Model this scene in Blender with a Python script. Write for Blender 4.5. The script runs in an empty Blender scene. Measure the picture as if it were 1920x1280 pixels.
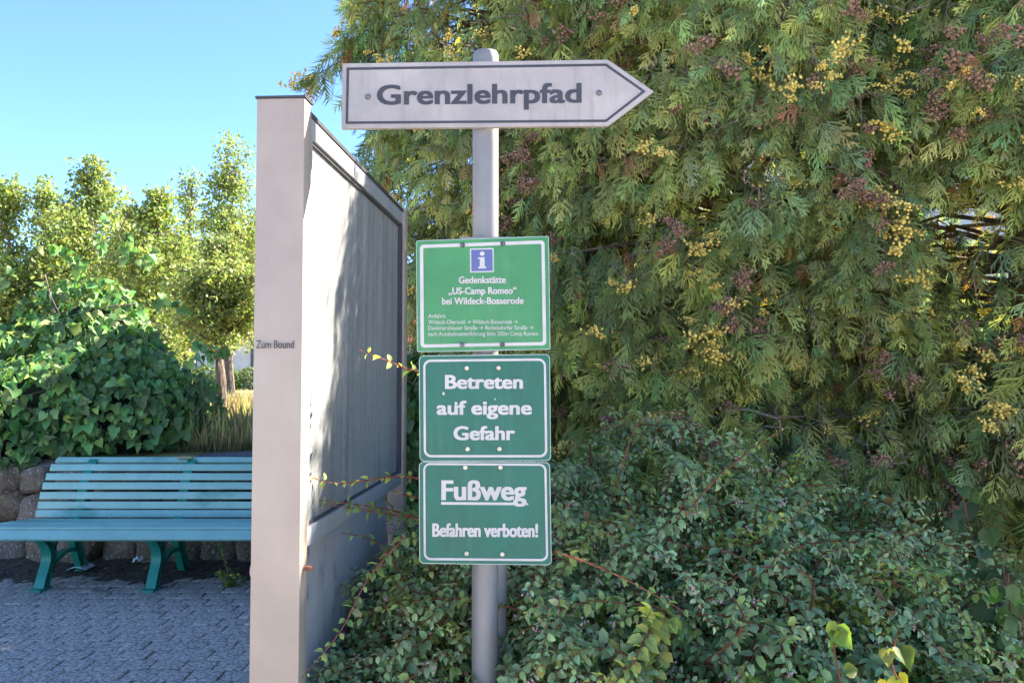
import bpy, math, random
import numpy as np
from mathutils import Vector, Matrix

# ------------------------------------------------------------------ camera, sky, sun, exposure
SC = bpy.context.scene
COL = SC.collection
F, CX, CY = 1550.0, 960.0, 640.0            # focal length and centre in pixels of the 1920 x 1280 photograph
HC = 1.55                                   # camera height
PITCH = math.atan(66 / F)
cam = bpy.data.cameras.new('camera'); cam.sensor_width = 36; cam.lens = F / 1920 * 36
cam.clip_start = 0.05; cam.clip_end = 2000
camo = bpy.data.objects.new('camera', cam); COL.objects.link(camo)
camo.location = (0, 0, HC); camo.rotation_euler = (math.pi / 2 + PITCH, 0, 0)
SC.camera = camo

SUN_AZ, SUN_EL = math.radians(62), math.radians(41)
w = bpy.data.worlds.new('World'); SC.world = w; w.use_nodes = True
nt = w.node_tree; nt.nodes.clear()
sky = nt.nodes.new('ShaderNodeTexSky'); sky.sky_type = 'NISHITA'; sky.sun_disc = False
sky.sun_elevation = SUN_EL; sky.sun_rotation = SUN_AZ
sky.air_density = 0.65; sky.dust_density = 0.0; sky.ozone_density = 7.0
bg = nt.nodes.new('ShaderNodeBackground'); bg.inputs['Strength'].default_value = 0.098
wo = nt.nodes.new('ShaderNodeOutputWorld')
nt.links.new(sky.outputs[0], bg.inputs[0]); nt.links.new(bg.outputs[0], wo.inputs[0])
sun = bpy.data.lights.new('sun', 'SUN'); sun.energy = 5.0; sun.angle = math.radians(0.5); sun.color = (1, .91, .78)
suno = bpy.data.objects.new('sun', sun); COL.objects.link(suno)
SD = Vector((math.sin(SUN_AZ) * math.cos(SUN_EL), math.cos(SUN_AZ) * math.cos(SUN_EL), math.sin(SUN_EL)))
suno.rotation_euler = SD.to_track_quat('Z', 'Y').to_euler(); suno.location = (6, 2, 9)
vs = SC.view_settings; vs.view_transform = 'Standard'; vs.look = 'None'; vs.exposure = 2.48; vs.gamma = 1.0; vs.use_curve_mapping = False

# ------------------------------------------------------------------ helpers
RG = np.random.default_rng(11)
random.seed(5)
ST, CT = math.sin(PITCH), math.cos(PITCH)

def pt(px, py, d):
    """point at forward distance d on the ray of a photo pixel"""
    u, v = (px - CX) / F, (CY - py) / F
    k = d / (CT - v * ST)
    return np.array((u * k, d, HC + (v * CT + ST) * k))

def project(P):
    P = np.asarray(P, float); q = P - np.array((0, 0, HC))
    z = q[:, 1] * CT + q[:, 2] * ST; yy = -q[:, 1] * ST + q[:, 2] * CT
    z = np.where(z < .05, .05, z)
    return CX + F * q[:, 0] / z, CY - F * yy / z, z

def tag(o, label=None, cat=None, group=None, kind=None):
    if label: o['label'] = label
    if cat: o['category'] = cat
    if group: o['group'] = group
    if kind: o['kind'] = kind
    return o

def empty(name, loc):
    o = bpy.data.objects.new(name, None); COL.objects.link(o); o.location = loc; o.empty_display_size = .1
    return o

def mesh_np(name, V, faces, smooth=False, tint=None, uvw=None):
    """faces: list of (n,k) int arrays"""
    me = bpy.data.meshes.new(name)
    V = np.asarray(V, np.float32)
    me.vertices.add(len(V)); me.vertices.foreach_set('co', V.ravel())
    if not isinstance(faces, list): faces = [faces]
    faces = [np.asarray(f, np.int32) for f in faces if len(f)]
    nl = sum(f.size for f in faces); npoly = sum(len(f) for f in faces)
    me.loops.add(nl); me.polygons.add(npoly)
    me.loops.foreach_set('vertex_index', np.concatenate([f.ravel() for f in faces]))
    tot = np.concatenate([np.full(len(f), f.shape[1], np.int32) for f in faces])
    st = np.concatenate([[0], np.cumsum(tot)[:-1]]).astype(np.int32)
    me.polygons.foreach_set('loop_start', st)
    me.polygons.foreach_set('loop_total', tot)
    if smooth: me.polygons.foreach_set('use_smooth', np.ones(npoly, bool))
    if tint is not None:
        a = me.attributes.new('tint', 'FLOAT_COLOR', 'POINT')
        t = np.ones((len(V), 4), np.float32); t[:, :3] = tint
        a.data.foreach_set('color', t.ravel())
    me.update(calc_edges=True)
    return me

def mobj(name, me, mat, parent=None, local=False):
    """link a mesh given in world coordinates; under a parent it is moved to the parent's frame"""
    if mat is not None and not me.materials: me.materials.append(mat)
    o = bpy.data.objects.new(name, me); COL.objects.link(o)
    if parent is not None:
        o.parent = parent
        if not local: o.matrix_parent_inverse = world_of(parent).inverted()
    return o

def world_of(o):
    m = Matrix.LocRotScale(o.location, o.rotation_euler, o.scale)
    if o.parent: m = world_of(o.parent) @ o.matrix_parent_inverse @ m
    return m

class MB:
    def __init__(s): s.v = []; s.f = []
    def add(s, V, Fc):
        b = len(s.v); s.v.extend([tuple(map(float, p)) for p in V]); s.f.extend([tuple(i + b for i in f) for f in Fc]); return s
    def box(s, x0, x1, y0, y1, z0, z1):
        return s.add([(x0,y0,z0),(x1,y0,z0),(x1,y1,z0),(x0,y1,z0),(x0,y0,z1),(x1,y0,z1),(x1,y1,z1),(x0,y1,z1)],
                     [(0,3,2,1),(4,5,6,7),(0,1,5,4),(1,2,6,5),(2,3,7,6),(3,0,4,7)])
    def prism(s, poly, fn, t0, t1):
        """poly 2-d outline (ccw), fn(a,b,t) -> point"""
        n = len(poly)
        V = [fn(a, b, t0) for a, b in poly] + [fn(a, b, t1) for a, b in poly]
        Fc = [tuple(range(n - 1, -1, -1)), tuple(range(n, 2 * n))] + [(i, (i + 1) % n, n + (i + 1) % n, n + i) for i in range(n)]
        return s.add(V, Fc)
    def tube(s, pts, rad, n=6, caps=True):
        pts = [np.asarray(p, float) for p in pts]; V = []; m = len(pts)
        up = np.array((.13, .31, .94))
        for i, p in enumerate(pts):
            t = pts[min(i + 1, m - 1)] - pts[max(i - 1, 0)]; t = t / (np.linalg.norm(t) + 1e-9)
            a = np.cross(t, up); 
            if np.linalg.norm(a) < .2: a = np.cross(t, (1, 0, 0))
            a /= np.linalg.norm(a); b = np.cross(t, a); r = rad[i] if hasattr(rad, '__len__') else rad
            for k in range(n):
                c = 2 * math.pi * k / n; V.append(p + r * (math.cos(c) * a + math.sin(c) * b))
        Fc = [(i*n+k, i*n+(k+1)%n, (i+1)*n+(k+1)%n, (i+1)*n+k) for i in range(m-1) for k in range(n)]
        if caps: Fc += [tuple(range(n-1, -1, -1)), tuple(range((m-1)*n, m*n))]
        return s.add(V, Fc)
    def lathe(s, c, prof, n=16, ax=2):
        """prof: list of (r, h) along axis ax from c"""
        V = []
        for r, h in prof:
            for k in range(n):
                a = 2 * math.pi * k / n; q = [r * math.cos(a), r * math.sin(a), h]
                if ax == 1: q = [q[0], h, q[1]]
                if ax == 0: q = [h, q[0], q[1]]
                V.append(np.asarray(c) + q)
        m = len(prof)
        Fc = [(i*n+k, i*n+(k+1)%n, (i+1)*n+(k+1)%n, (i+1)*n+k) for i in range(m-1) for k in range(n)]
        Fc += [tuple(range(n-1, -1, -1)), tuple(range((m-1)*n, m*n))]
        return s.add(V, Fc)
    def build(s, name, mat, parent=None, smooth=False, bevel=0, local=False):
        me = bpy.data.meshes.new(name); me.from_pydata(s.v, [], s.f); me.update()
        import bmesh
        bm = bmesh.new(); bm.from_mesh(me); bmesh.ops.recalc_face_normals(bm, faces=bm.faces)
        if bevel:
            bmesh.ops.bevel(bm, geom=[e for e in bm.edges if len(e.link_faces) == 2 and e.calc_face_angle() > .6], offset=bevel, segments=2, affect='EDGES', profile=.6)
        bm.to_mesh(me); bm.free()
        if smooth:
            me.polygons.foreach_set('use_smooth', np.ones(len(me.polygons), bool))
            if hasattr(me, 'set_sharp_from_angle'): me.set_sharp_from_angle(angle=math.radians(38))
        return mobj(name, me, mat, parent, local)

# ------------------------------------------------------------------ materials
class NT:
    def __init__(s, name):
        s.m = bpy.data.materials.new(name); s.m.use_nodes = True; s.t = s.m.node_tree; s.t.nodes.clear()
        s.out = s.n('ShaderNodeOutputMaterial'); s.geo = None
    def n(s, typ, **kw):
        x = s.t.nodes.new(typ)
        for k, v in kw.items(): setattr(x, k, v)
        return x
    def l(s, a, b): s.t.links.new(a, b)
    def pos(s, scale=(1, 1, 1), obj=False):
        if obj: src = s.n('ShaderNodeTexCoord').outputs['Object']
        else: src = s.n('ShaderNodeNewGeometry').outputs['Position']
        mp = s.n('ShaderNodeMapping'); mp.inputs['Scale'].default_value = scale; s.l(src, mp.inputs[0]); return mp.outputs[0]
    def noise(s, vec, scale, detail=4, rough=.55, lo=.35, hi=.65):
        x = s.n('ShaderNodeTexNoise'); x.inputs['Scale'].default_value = scale; x.inputs['Detail'].default_value = detail; x.inputs['Roughness'].default_value = rough
        s.l(vec, x.inputs['Vector']); r = s.n('ShaderNodeMapRange'); r.inputs[1].default_value = lo; r.inputs[2].default_value = hi
        s.l(x.outputs[0], r.inputs[0]); return r.outputs[0]
    def mix(s, fac, a, b):
        x = s.n('ShaderNodeMix', data_type='RGBA')
        for i, v in ((0, fac), (6, a), (7, b)):
            if hasattr(v, 'is_linked'): s.l(v, x.inputs[i])
            elif i == 0: x.inputs[0].default_value = v
            else: x.inputs[i].default_value = (*v, 1)
        return x.outputs[2]
    def mul(s, a, b):
        x = s.n('ShaderNodeMath', operation='MULTIPLY')
        for i, v in enumerate((a, b)):
            if hasattr(v, 'is_linked'): s.l(v, x.inputs[i])
            else: x.inputs[i].default_value = v
        return x.outputs[0]
    def bsdf(s, col, rough=.6, metal=0, spec=.5, bump=None, bstr=.3, bdist=.01):
        b = s.n('ShaderNodeBsdfPrincipled')
        for nm, v in (('Base Color', col), ('Roughness', rough), ('Metallic', metal), ('Specular IOR Level', spec)):
            if hasattr(v, 'is_linked'): s.l(v, b.inputs[nm])
            else: b.inputs[nm].default_value = (*v, 1) if nm == 'Base Color' else v
        if bump is not None:
            q = s.n('ShaderNodeBump'); q.inputs['Strength'].default_value = bstr; q.inputs['Distance'].default_value = bdist
            s.l(bump, q.inputs['Height']); s.l(q.outputs[0], b.inputs['Normal'])
        s.b = b; s.l(b.outputs[0], s.out.inputs[0]); return s.m

def m_plain(name, c, rough=.6, metal=0, var=.12, scale=8, spec=.5):
    t = NT(name); v = t.pos()
    f = t.noise(v, scale, 5); d = tuple(x * (1 - var * 1.6) for x in c); h = tuple(min(1, x * (1 + var)) for x in c)
    return t.bsdf(t.mix(f, d, h), rough, metal, spec)

def m_leaf(name, trans=.3, rough=.45, spec=.4, under=1.0):
    t = NT(name)
    a = t.n('ShaderNodeAttribute', attribute_name='tint')
    v = t.pos(); f = t.noise(v, 34, 3)
    col = t.mix(t.mul(f, .18), a.outputs['Color'], (.03, .05, .015))
    t.bsdf(col, rough, 0, spec)
    if trans:
        tr = t.n('ShaderNodeBsdfTranslucent')
        hs = t.n('ShaderNodeHueSaturation'); hs.inputs['Saturation'].default_value = 1.15; hs.inputs['Value'].default_value = 1.5; hs.inputs['Hue'].default_value = .495
        t.l(col, hs.inputs['Color']); t.l(hs.outputs[0], tr.inputs[0])
        mx = t.n('ShaderNodeMixShader'); mx.inputs[0].default_value = trans
        t.l(t.b.outputs[0], mx.inputs[1]); t.l(tr.outputs[0], mx.inputs[2]); t.l(mx.outputs[0], t.out.inputs[0])
    return t.m

M = {}
M['thuja'] = m_leaf('thuja_leaf', .40, .55, .3)
M['leaf'] = m_leaf('shrub_leaf', .45, .5, .35)
M['ivy'] = m_leaf('ivy_leaf', .28, .55, .3)
M['tree'] = m_leaf('tree_leaf', .4, .5, .3)
M['grass'] = m_leaf('dry_grass', .3, .7, .2)
M['cone'] = m_leaf('cone', 0, .7, .2)
def bark(name, a, b, sc=30):
    t = NT(name); v = t.pos((1, 1, .25)); f = t.noise(v, sc, 5)
    return t.bsdf(t.mix(f, a, b), .85, 0, .2, bump=f, bstr=.6, bdist=.01)
M['bark'] = bark('bark', (.06, .045, .035), (.2, .16, .125))
M['twig'] = bark('twig', (.1, .07, .05), (.24, .19, .15), 60)
M['cane'] = bark('cane', (.12, .035, .022), (.27, .1, .06), 60)

# ------------------------------------------------------------------ leaf templates and scatter
def spray_template(rng, L=.13, detail=2):
    """flat fan of scale-leaf branchlets, axis +Y, face +Z"""
    V = []; T = []
    def tri(a, b, c): 
        k = len(V); V.extend([a, b, c]); T.append((k, k + 1, k + 2))
    def let(p, d, l, wd):
        d = d / np.linalg.norm(d); s = np.array((-d[1], d[0]))
        z = lambda q: -1.6 * q[1] ** 2 - 2.5 * q[0] ** 2
        a, b, c = p + s * wd / 2, p - s * wd / 2, p + d * l
        m1, m2 = p + d * l * .5 + s * wd * .55, p + d * l * .5 - s * wd * .55
        if detail == 2:
            k = len(V); V.extend([(*q, z(q)) for q in (p, m2, c, m1)]); T.extend([(k, k+1, k+2), (k, k+2, k+3)])
        else:
            tri((*a, z(a)), (*b, z(b)), (*c, z(c)))
    n = {2: 6, 1: 7, 0: 4}[detail]
    let(np.zeros(2), np.array((rng.normal(0, .05), 1.)), L, .006 if detail else .012)
    for i in range(n):
        t = (i + .6) / (n + .4)
        for sgn in (-1, 1):
            p = np.array((0, L * (t + sgn * .03 + rng.normal(0, .03))))
            ang = math.radians(46 - 16 * t + rng.normal(0, 11))
            d = np.array((sgn * math.sin(ang), math.cos(ang)))
            l = L * (.62 * (1 - t) ** .8 + .13) * rng.uniform(.6, 1.25)
            let(p, d, l, .0075 if detail == 2 else (.011 if detail == 1 else .02))
            if detail == 2:
                k = 2
                for j in range(k):
                    q = p + d * l * (.25 + .55 * j / max(1, k - 1))
                    for s2 in (-1, 1):
                        if s2 * sgn < 0 and j == 0: continue
                        a2 = ang * sgn - s2 * math.radians(38 + rng.normal(0, 11))
                        tri(*[(*x, -1.6 * x[1] ** 2 - 2.5 * x[0] ** 2) for x in (
                            q + np.array((.0036, 0)), q - np.array((.0036, 0)),
                            q + np.array((math.sin(a2), math.cos(a2))) * l * .38 * rng.uniform(.6, 1.5))])
    return np.array(V), np.array(T)

def leaf_template(kind, rng=None):
    """axis +Y, face +Z, unit length"""
    if kind == 'ovate':
        o = [(0, 0), (.3, .22), (.29, .66), (0, 1), (-.29, .66), (-.3, .22)]
    elif kind == 'heart':
        o = [(0, .06), (.18, -.08), (.44, .08), (.48, .34), (.27, .68), (0, 1), (-.27, .68), (-.48, .34), (-.44, .08), (-.18, -.08)]
    elif kind == 'ivy':
        o = [(0, .04), (.2, -.1), (.46, .02), (.55, .28), (.34, .42), (.33, .62), (0, 1), (-.33, .62), (-.34, .42), (-.55, .28), (-.46, .02), (-.2, -.1)]
    elif kind == 'diamond':
        o = [(0, 0), (.33, .45), (0, 1), (-.33, .45)]
    V = [(0, .02, 0), (0, .5, -.03)] if kind != 'diamond' else []
    if kind == 'diamond':
        V = [(x, y, -.25 * x * x) for x, y in o]; return np.array(V), np.array([(0, 1, 2), (0, 2, 3)])
    n = len(o); c = 1.0 if rng is None else rng.uniform(.4, 1.5)
    base = len(V)
    tw = 0 if rng is None else rng.normal(0, .25)
    for x, y in o: V.append((x, y, .55 * c * abs(x) - .28 * c * y * y + tw * x * y))
    V[1] = (0, .5, -.07 * c)
    T = []
    for i in range(n):
        j = (i + 1) % n
        T.append((1, base + i, base + j))
    V = V[1:]; T = [(a - 1, b - 1, d - 1) for a, b, d in T]
    return np.array(V), np.array(T)

def frames(dirs, norms):
    y = dirs / (np.linalg.norm(dirs, axis=1, keepdims=True) + 1e-9)
    z = norms - (norms * y).sum(1, keepdims=True) * y
    z /= (np.linalg.norm(z, axis=1, keepdims=True) + 1e-9)
    x = np.cross(y, z)
    return np.stack([x, y, z], axis=2)         # columns

def join_instances(temps, ti, P, R, S, C):
    """one big vertex / triangle / tint array of transformed template copies"""
    Vs, Ts, Cs = [], [], []; off = 0
    for k, (tv, tt) in enumerate(temps):
        m = ti == k
        if not m.any(): continue
        X = np.einsum('nij,vj->nvi', R[m], tv) * S[m][:, None, None] + P[m][:, None, :]
        n, v = X.shape[:2]
        Vs.append(X.reshape(-1, 3)); Ts.append((tt[None] + (np.arange(n) * v)[:, None, None] + off).reshape(-1, 3))
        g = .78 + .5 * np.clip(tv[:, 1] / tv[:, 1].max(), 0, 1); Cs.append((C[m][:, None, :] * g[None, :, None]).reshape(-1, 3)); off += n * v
    return np.concatenate(Vs), np.concatenate(Ts), np.concatenate(Cs)

def scatter(parent, temps, P, R, S, C, mat, part, mass, nparts=300, hi=None, smooth=False):
    """the nparts that show largest become objects of their own, the rest one mass"""
    n = len(P); ti = RG.integers(0, len(temps), n)
    if hi is not None: ti = hi
    sel = np.zeros(n, bool)
    if nparts:
        px, py, z = project(P); face = np.abs((R[:, :, 2] * (np.array((0, 0, HC)) - P)).sum(1)) / np.linalg.norm(P - np.array((0, 0, HC)), axis=1)
        score = S / z * (.3 + face); score[(px < 0) | (px > 1920) | (py < 0) | (py > 1280)] = 0
        sel[np.argsort(-score)[:nparts]] = True
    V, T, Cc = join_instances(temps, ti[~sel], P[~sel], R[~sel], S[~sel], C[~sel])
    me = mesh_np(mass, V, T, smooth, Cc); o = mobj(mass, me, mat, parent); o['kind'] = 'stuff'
    if nparts:
        idx = np.where(sel)[0]; cols = C[idx]; q = np.argsort(cols.sum(1)); cache = {}
        inv = world_of(parent).inverted()
        for r, i in enumerate(idx[q]):
            b = int(r * 5 / len(idx)); key = (int(ti[i]), b)
            if key not in cache:
                tv, tt = temps[ti[i]]
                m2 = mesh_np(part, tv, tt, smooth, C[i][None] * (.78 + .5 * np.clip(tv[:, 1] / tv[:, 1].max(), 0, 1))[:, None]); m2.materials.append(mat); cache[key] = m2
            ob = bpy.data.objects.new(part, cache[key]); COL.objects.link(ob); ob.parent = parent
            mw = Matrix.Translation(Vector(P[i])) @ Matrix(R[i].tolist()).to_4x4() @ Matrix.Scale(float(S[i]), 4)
            ob.matrix_local = inv @ mw
    return o

def unit(v): return v / (np.linalg.norm(v, axis=-1, keepdims=True) + 1e-9)
def vary(base, n, amt=.25, hue=.12):
    base = np.asarray(base, float); k = np.exp(RG.normal(0, amt, (n, 1))); h = np.exp(RG.normal(0, hue, (n, 3)))
    return np.clip(base * k * h, .004, .8)
def bumps(P, s, seed=0):
    """cheap smooth 3-d noise in about -1..1"""
    r = np.random.default_rng(seed); o = np.zeros(len(P))
    for k in range(5):
        d = r.normal(size=3); d = d / np.linalg.norm(d) * s * r.uniform(.6, 1.7); o += np.sin(P @ d + r.uniform(0, 6.28))
    return o / 2.6

# ------------------------------------------------------------------ setting: ground, paving, terrain, road
def m_paver(name):
    t = NT(name); v = t.pos()
    big = t.noise(v, 2.2, 4, .6, .3, .62); sp = t.noise(v, 42, 6, .8, .44, .52); fine = t.noise(v, 130, 3, .6, .38, .62)
    pale = t.mix(fine, (.47, .385, .315), (.68, .56, .46)); dark = t.mix(fine, (.12, .097, .08), (.25, .205, .17))
    patch = t.noise(v, 5.5, 4, .6, .27, .40)
    return t.bsdf(t.mix(t.mul(t.mul(sp, patch), .95), dark, pale), .85, 0, .3, bump=sp, bstr=.2, bdist=.003)
M['paver'] = m_paver('lichen_paver')
def m_soil(name, a, b, sc=22):
    t = NT(name); v = t.pos(); f = t.noise(v, sc, 6, .7); g = t.noise(v, sc * .12, 3)
    return t.bsdf(t.mix(f, t.mix(g, a, tuple(x * .7 for x in a)), b), .95, 0, .1, bump=f, bstr=.8, bdist=.02)
M['soil'] = m_soil('soil', (.07, .053, .04), (.18, .14, .105))
M['plaza'] = m_soil('plaza', (.50, .455, .40), (.66, .60, .53), 9)
M['field'] = m_soil('field', (.2, .16, .06), (.36, .29, .13), 3)
M['asphalt'] = m_soil('asphalt', (.14, .14, .145), (.22, .22, .22), 5)
M['litter'] = m_soil('leaf_litter', (.34, .19, .08), (.5, .31, .15), 6)

def sheet(name, x0, x1, y0, y1, z, mat):
    me = mesh_np(name, [(x0, y0, z), (x1, y0, z), (x1, y1, z), (x0, y1, z)], np.array([[0, 1, 2, 3]]))
    return tag(mobj(name, me, mat), kind='structure')
sheet('ground', -400, 400, -400, 7.25, -.03, M['plaza'])
sheet('terrain', -500, 500, 7.2, 900, .85, M['field'])
sheet('road', -90, 40, 27, 33, .87, M['asphalt'])
sheet('path', -90, 40, 34.5, 41, .87, M['litter'])
sheet('verge', -90, 40, 22.5, 25.5, .868, M['litter'])

# paving: every stone in view is a piece of its own
paving = tag(empty('paving', (-2.5, 5, 0)), kind='structure')
def paver_mesh(k):
    r = np.random.default_rng(40 + k); a, b, h = .0825, .0765, .05
    c = np.array([(-a, -b), (a, -b), (a, b), (-a, b)]) + r.normal(0, .0035, (4, 2))
    V = []
    for s_, z in ((1, -h), (1, -.007), (.965, -.0012), (.90, .0)):
        V += [(x * s_, y * s_, z) for x, y in c]
    Fc = [(i*4+j, i*4+(j+1) % 4, (i+1)*4+(j+1) % 4, (i+1)*4+j) for i in range(3) for j in range(4)] + [(12, 13, 14, 15)]
    return np.array(V), np.array(Fc)
pv = [paver_mesh(k) for k in range(6)]
pvm = []
for V_, F_ in pv:
    m_ = mesh_np('paver', V_, F_); m_.materials.append(M['paver']); pvm.append(m_)
rest_v, rest_f, off = [], [], 0
cnt = 0
for j in range(-6, 41):
    for i in range(-42, 3):
        x = -.75 + i * .17 + (j % 2) * .085; y = .9 + j * .158
        if y > 6.95: continue
        z = random.gauss(0, .0016); k = random.randrange(6); rz = random.gauss(0, .018) + (math.pi if random.random() < .5 else 0)
        px, py, dz = project([(x, y, 0)])
        if y > 3.9 and -40 < px[0] < 500 and py[0] < 1310 and cnt < 300:
            o = bpy.data.objects.new('paver', pvm[k]); COL.objects.link(o); o.parent = paving
            o.location = (x + 2.5, y - 5, z); o.rotation_euler = (random.gauss(0, .006), random.gauss(0, .006), rz); cnt += 1
        else:
            V_, F_ = pv[k]; c, s = math.cos(rz), math.sin(rz)
            X = V_ @ np.array([[c, s, 0], [-s, c, 0], [0, 0, 1]]) + (x, y, z)
            rest_v.append(X); rest_f.append(F_ + off); off += len(X)
o = mobj('paver_mass', mesh_np('paver_mass', np.concatenate(rest_v), np.concatenate(rest_f)), M['paver'], paving); o['kind'] = 'stuff'
sheet('joint_soil', -8.2, -.3, -.2, 7.1, -.014, M['soil'])

# soil drifted against the wall foot, ragged front edge
V, Fq = [], []; nx, ny = 130, 12
for i in range(nx + 1):
    x = -7 + 6.2 * i / nx
    e = 6.22 + .12 * math.sin(x * 5.1) + .07 * math.sin(x * 13 + 1) + random.gauss(0, .035)
    for j in range(ny + 1):
        t = j / ny; y = e + (7.12 - e) * t
        V.append((x, y, -.012 + .022 * min(1, t * 3) + .05 * t ** 3 + random.gauss(0, .005)))
for i in range(nx):
    for j in range(ny): a = i * (ny + 1) + j; Fq.append((a, a + ny + 1, a + ny + 2, a + 1))
tag(mobj('soil_drift', mesh_np('soil_drift', V, np.array(Fq), True), M['soil']), kind='structure')

# dry stone retaining wall
def m_stone():
    t = NT('wall_stone'); v = t.pos(); f = t.noise(v, 7, 5, .65); g = t.noise(v, 45, 5, .7, .56, .64); h = t.noise(v, 3, 3)
    rnd = t.n('ShaderNodeObjectInfo').outputs['Random']
    c = t.mix(rnd, t.mix(f, (.14, .085, .05), (.27, .18, .115)), t.mix(f, (.12, .09, .065), (.26, .195, .145)))
    c = t.mix(t.mul(h, .35), c, (.075, .085, .04)); c = t.mix(t.mul(g, .7), c, (.5, .49, .46))
    return t.bsdf(c, .9, 0, .2, bump=f, bstr=.7, bdist=.03)
M['stone'] = m_stone()
wall = tag(empty('stone_wall', (-3, 7.1, 0)), 'rough dry stone retaining wall behind the teal bench, half overgrown', 'wall')
MB().box(-12, 14, 7.14, 7.5, -.03, .84).build('wall_core', M['soil'], wall)
def stone_mesh(seed):
    r = np.random.default_rng(seed); n = 5; V = []; idx = {}; Fq = []
    def vid(p):
        k = tuple(p)
        if k not in idx: idx[k] = len(V); V.append(p)
        return idx[k]
    for ax in range(3):
        for sg in (0, n - 1):
            for i in range(n - 1):
                for j in range(n - 1):
                    q = []
                    for a, b in ((i, j), (i + 1, j), (i + 1, j + 1), (i, j + 1)):
                        p = [0, 0, 0]; p[ax] = sg; p[(ax + 1) % 3] = a; p[(ax + 2) % 3] = b; q.append(vid(tuple(p)))
                    Fq.append(q if sg else q[::-1])
    P = np.array(V, float) / (n - 1) * 2 - 1
    l4 = (np.abs(P) ** 5).sum(1) ** (1 / 5); P = P / l4[:, None]
    P *= 1 + .10 * bumps(P, 2.6, seed)[:, None]; P += r.normal(0, .02, P.shape)
    sh = r.normal(0, .16, 3); P[:, 0] += sh[0] * P[:, 2]; P[:, 2] += sh[1] * P[:, 0]
    m_ = mesh_np('stone', P * .5, np.array(Fq), True); m_.materials.append(M['stone']); return m_
sms = [stone_mesh(s) for s in range(9)]
zc = -.04
for course, hgt in enumerate((.36, .30, .25)):
    x = -6.3 + random.uniform(0, .3)
    while x < -.9:
        wd = random.uniform(.2, .62); hh = hgt * random.uniform(.75, 1.2)
        o = bpy.data.objects.new('stone', random.choice(sms)); COL.objects.link(o); o.parent = wall
        o.location = (x + wd / 2 + 3, random.gauss(-.0, .03), zc + hgt / 2); o.scale = (wd * 1.04, .34, hh * 1.04)
        o.rotation_euler = (random.gauss(0, .1), random.gauss(0, .22), random.gauss(0, .14)); x += wd
    zc += hgt * .94
MB().prism([(-2.75, .845), (-.6, .945), (-.6, .98), (-2.75, .865)], lambda a, b, t: (a, t, b), 6.93, 7.45).build('coping', m_plain('felt', (.06, .06, .065), .8), wall)

# ------------------------------------------------------------------ signs
def m_metal(name, c, rough, metal, streak=.25, dirt=(.3, .27, .22), var=.1):
    t = NT(name); v = t.pos((1, 1, .06)); s = t.noise(v, 90, 4, .6, .5, .75); g = t.noise(t.pos(), 5, 4)
    c2 = t.mix(g, tuple(x * (1 - var) for x in c), c)
    return t.bsdf(t.mix(t.mul(s, streak), c2, dirt), rough, metal, .5)
M['galv'] = m_metal('galvanised_steel', (.25, .24, .235), .5, .2, .5, (.22, .19, .16), .22)
M['alu'] = m_metal('brushed_aluminium', (.40, .32, .25), .45, .08, .12, (.25, .22, .19), .14)
M['alu_dark'] = m_metal('weathered_aluminium', (.42, .43, .44), .45, .3, .35, (.16, .15, .14), .2)
M['sign_white'] = m_plain('sign_white', (.40, .375, .37), .45, 0, .05, 3)
M['sign_green'] = m_plain('sign_bright_green', (.05, .245, .092), .4, 0, .05, 3)
M['sign_teal'] = m_plain('sign_dark_green', (.02, .12, .085), .38, 0, .10, 4)
M['print_white'] = m_plain('print_white', (.50, .47, .445), .5, 0, .06, 12)
M['print_black'] = m_plain('print_black', (.045, .042, .05), .5, 0, .1, 12)
M['print_blue'] = m_plain('print_blue', (.085, .115, .27), .45, 0, .06, 8)
M['bolt'] = m_plain('bolt_steel', (.17, .16, .155), .4, .5, .35, 60)
M['bolt_cream'] = m_plain('bolt_cap', (.66, .57, .43), .5, 0, .15, 60)
M['dark_edge'] = m_plain('dark_seal', (.05, .05, .055), .5)
M['rust'] = m_plain('rusty_cap', (.30, .11, .06), .7, 0, .35, 70)

def m_sign(name, c, dirt, amt, rough=.42):
    t = NT(name); run = t.noise(t.pos((1, 1, .12)), 40, 4, .6, .52, .72); blot = t.noise(t.pos(), 7, 5, .65, .35, .7); sp = t.noise(t.pos(), 170, 3, .6, .66, .72)
    k = t.mix(blot, tuple(x * .84 for x in c), tuple(min(1, x * 1.08 + .008) for x in c)); k = t.mix(t.mul(run, amt), k, dirt); k = t.mix(t.mul(sp, .45), k, tuple(x * .45 for x in c))
    return t.bsdf(k, t.mix(blot, (rough, rough, rough), (rough + .2,) * 3), 0, .4)
M['sign_white'] = m_sign('sign_white', (.36, .325, .305), (.25, .22, .19), .5)
M['sign_green'] = m_sign('sign_bright_green', (.05, .232, .085), (.09, .25, .115), .5)
M['sign_teal'] = m_sign('sign_dark_green', (.014, .122, .08), (.034, .145, .10), .6)
PD = 2.40                                                # distance of the pole axis
post = tag(empty('sign_post', (pt(910, 640, PD)[0], PD, 0)), 'galvanised round steel post carrying the arrow board and green signs', 'post')
xp = post.location.x; ztop = float(pt(910, 97, PD)[2])
MB().lathe((xp, PD, -.03), [(.038, 0), (.038, ztop), (.037, ztop + .02), (.033, ztop + .027), (.02, ztop + .030)], 32).build('pole', M['galv'], post, True)
MB().lathe((xp + .032, PD + .085, -.03), [(.03, 0), (.03, 1.45), (.028, 1.46)], 24).build('back_pole', M['galv'], post, True)

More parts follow.
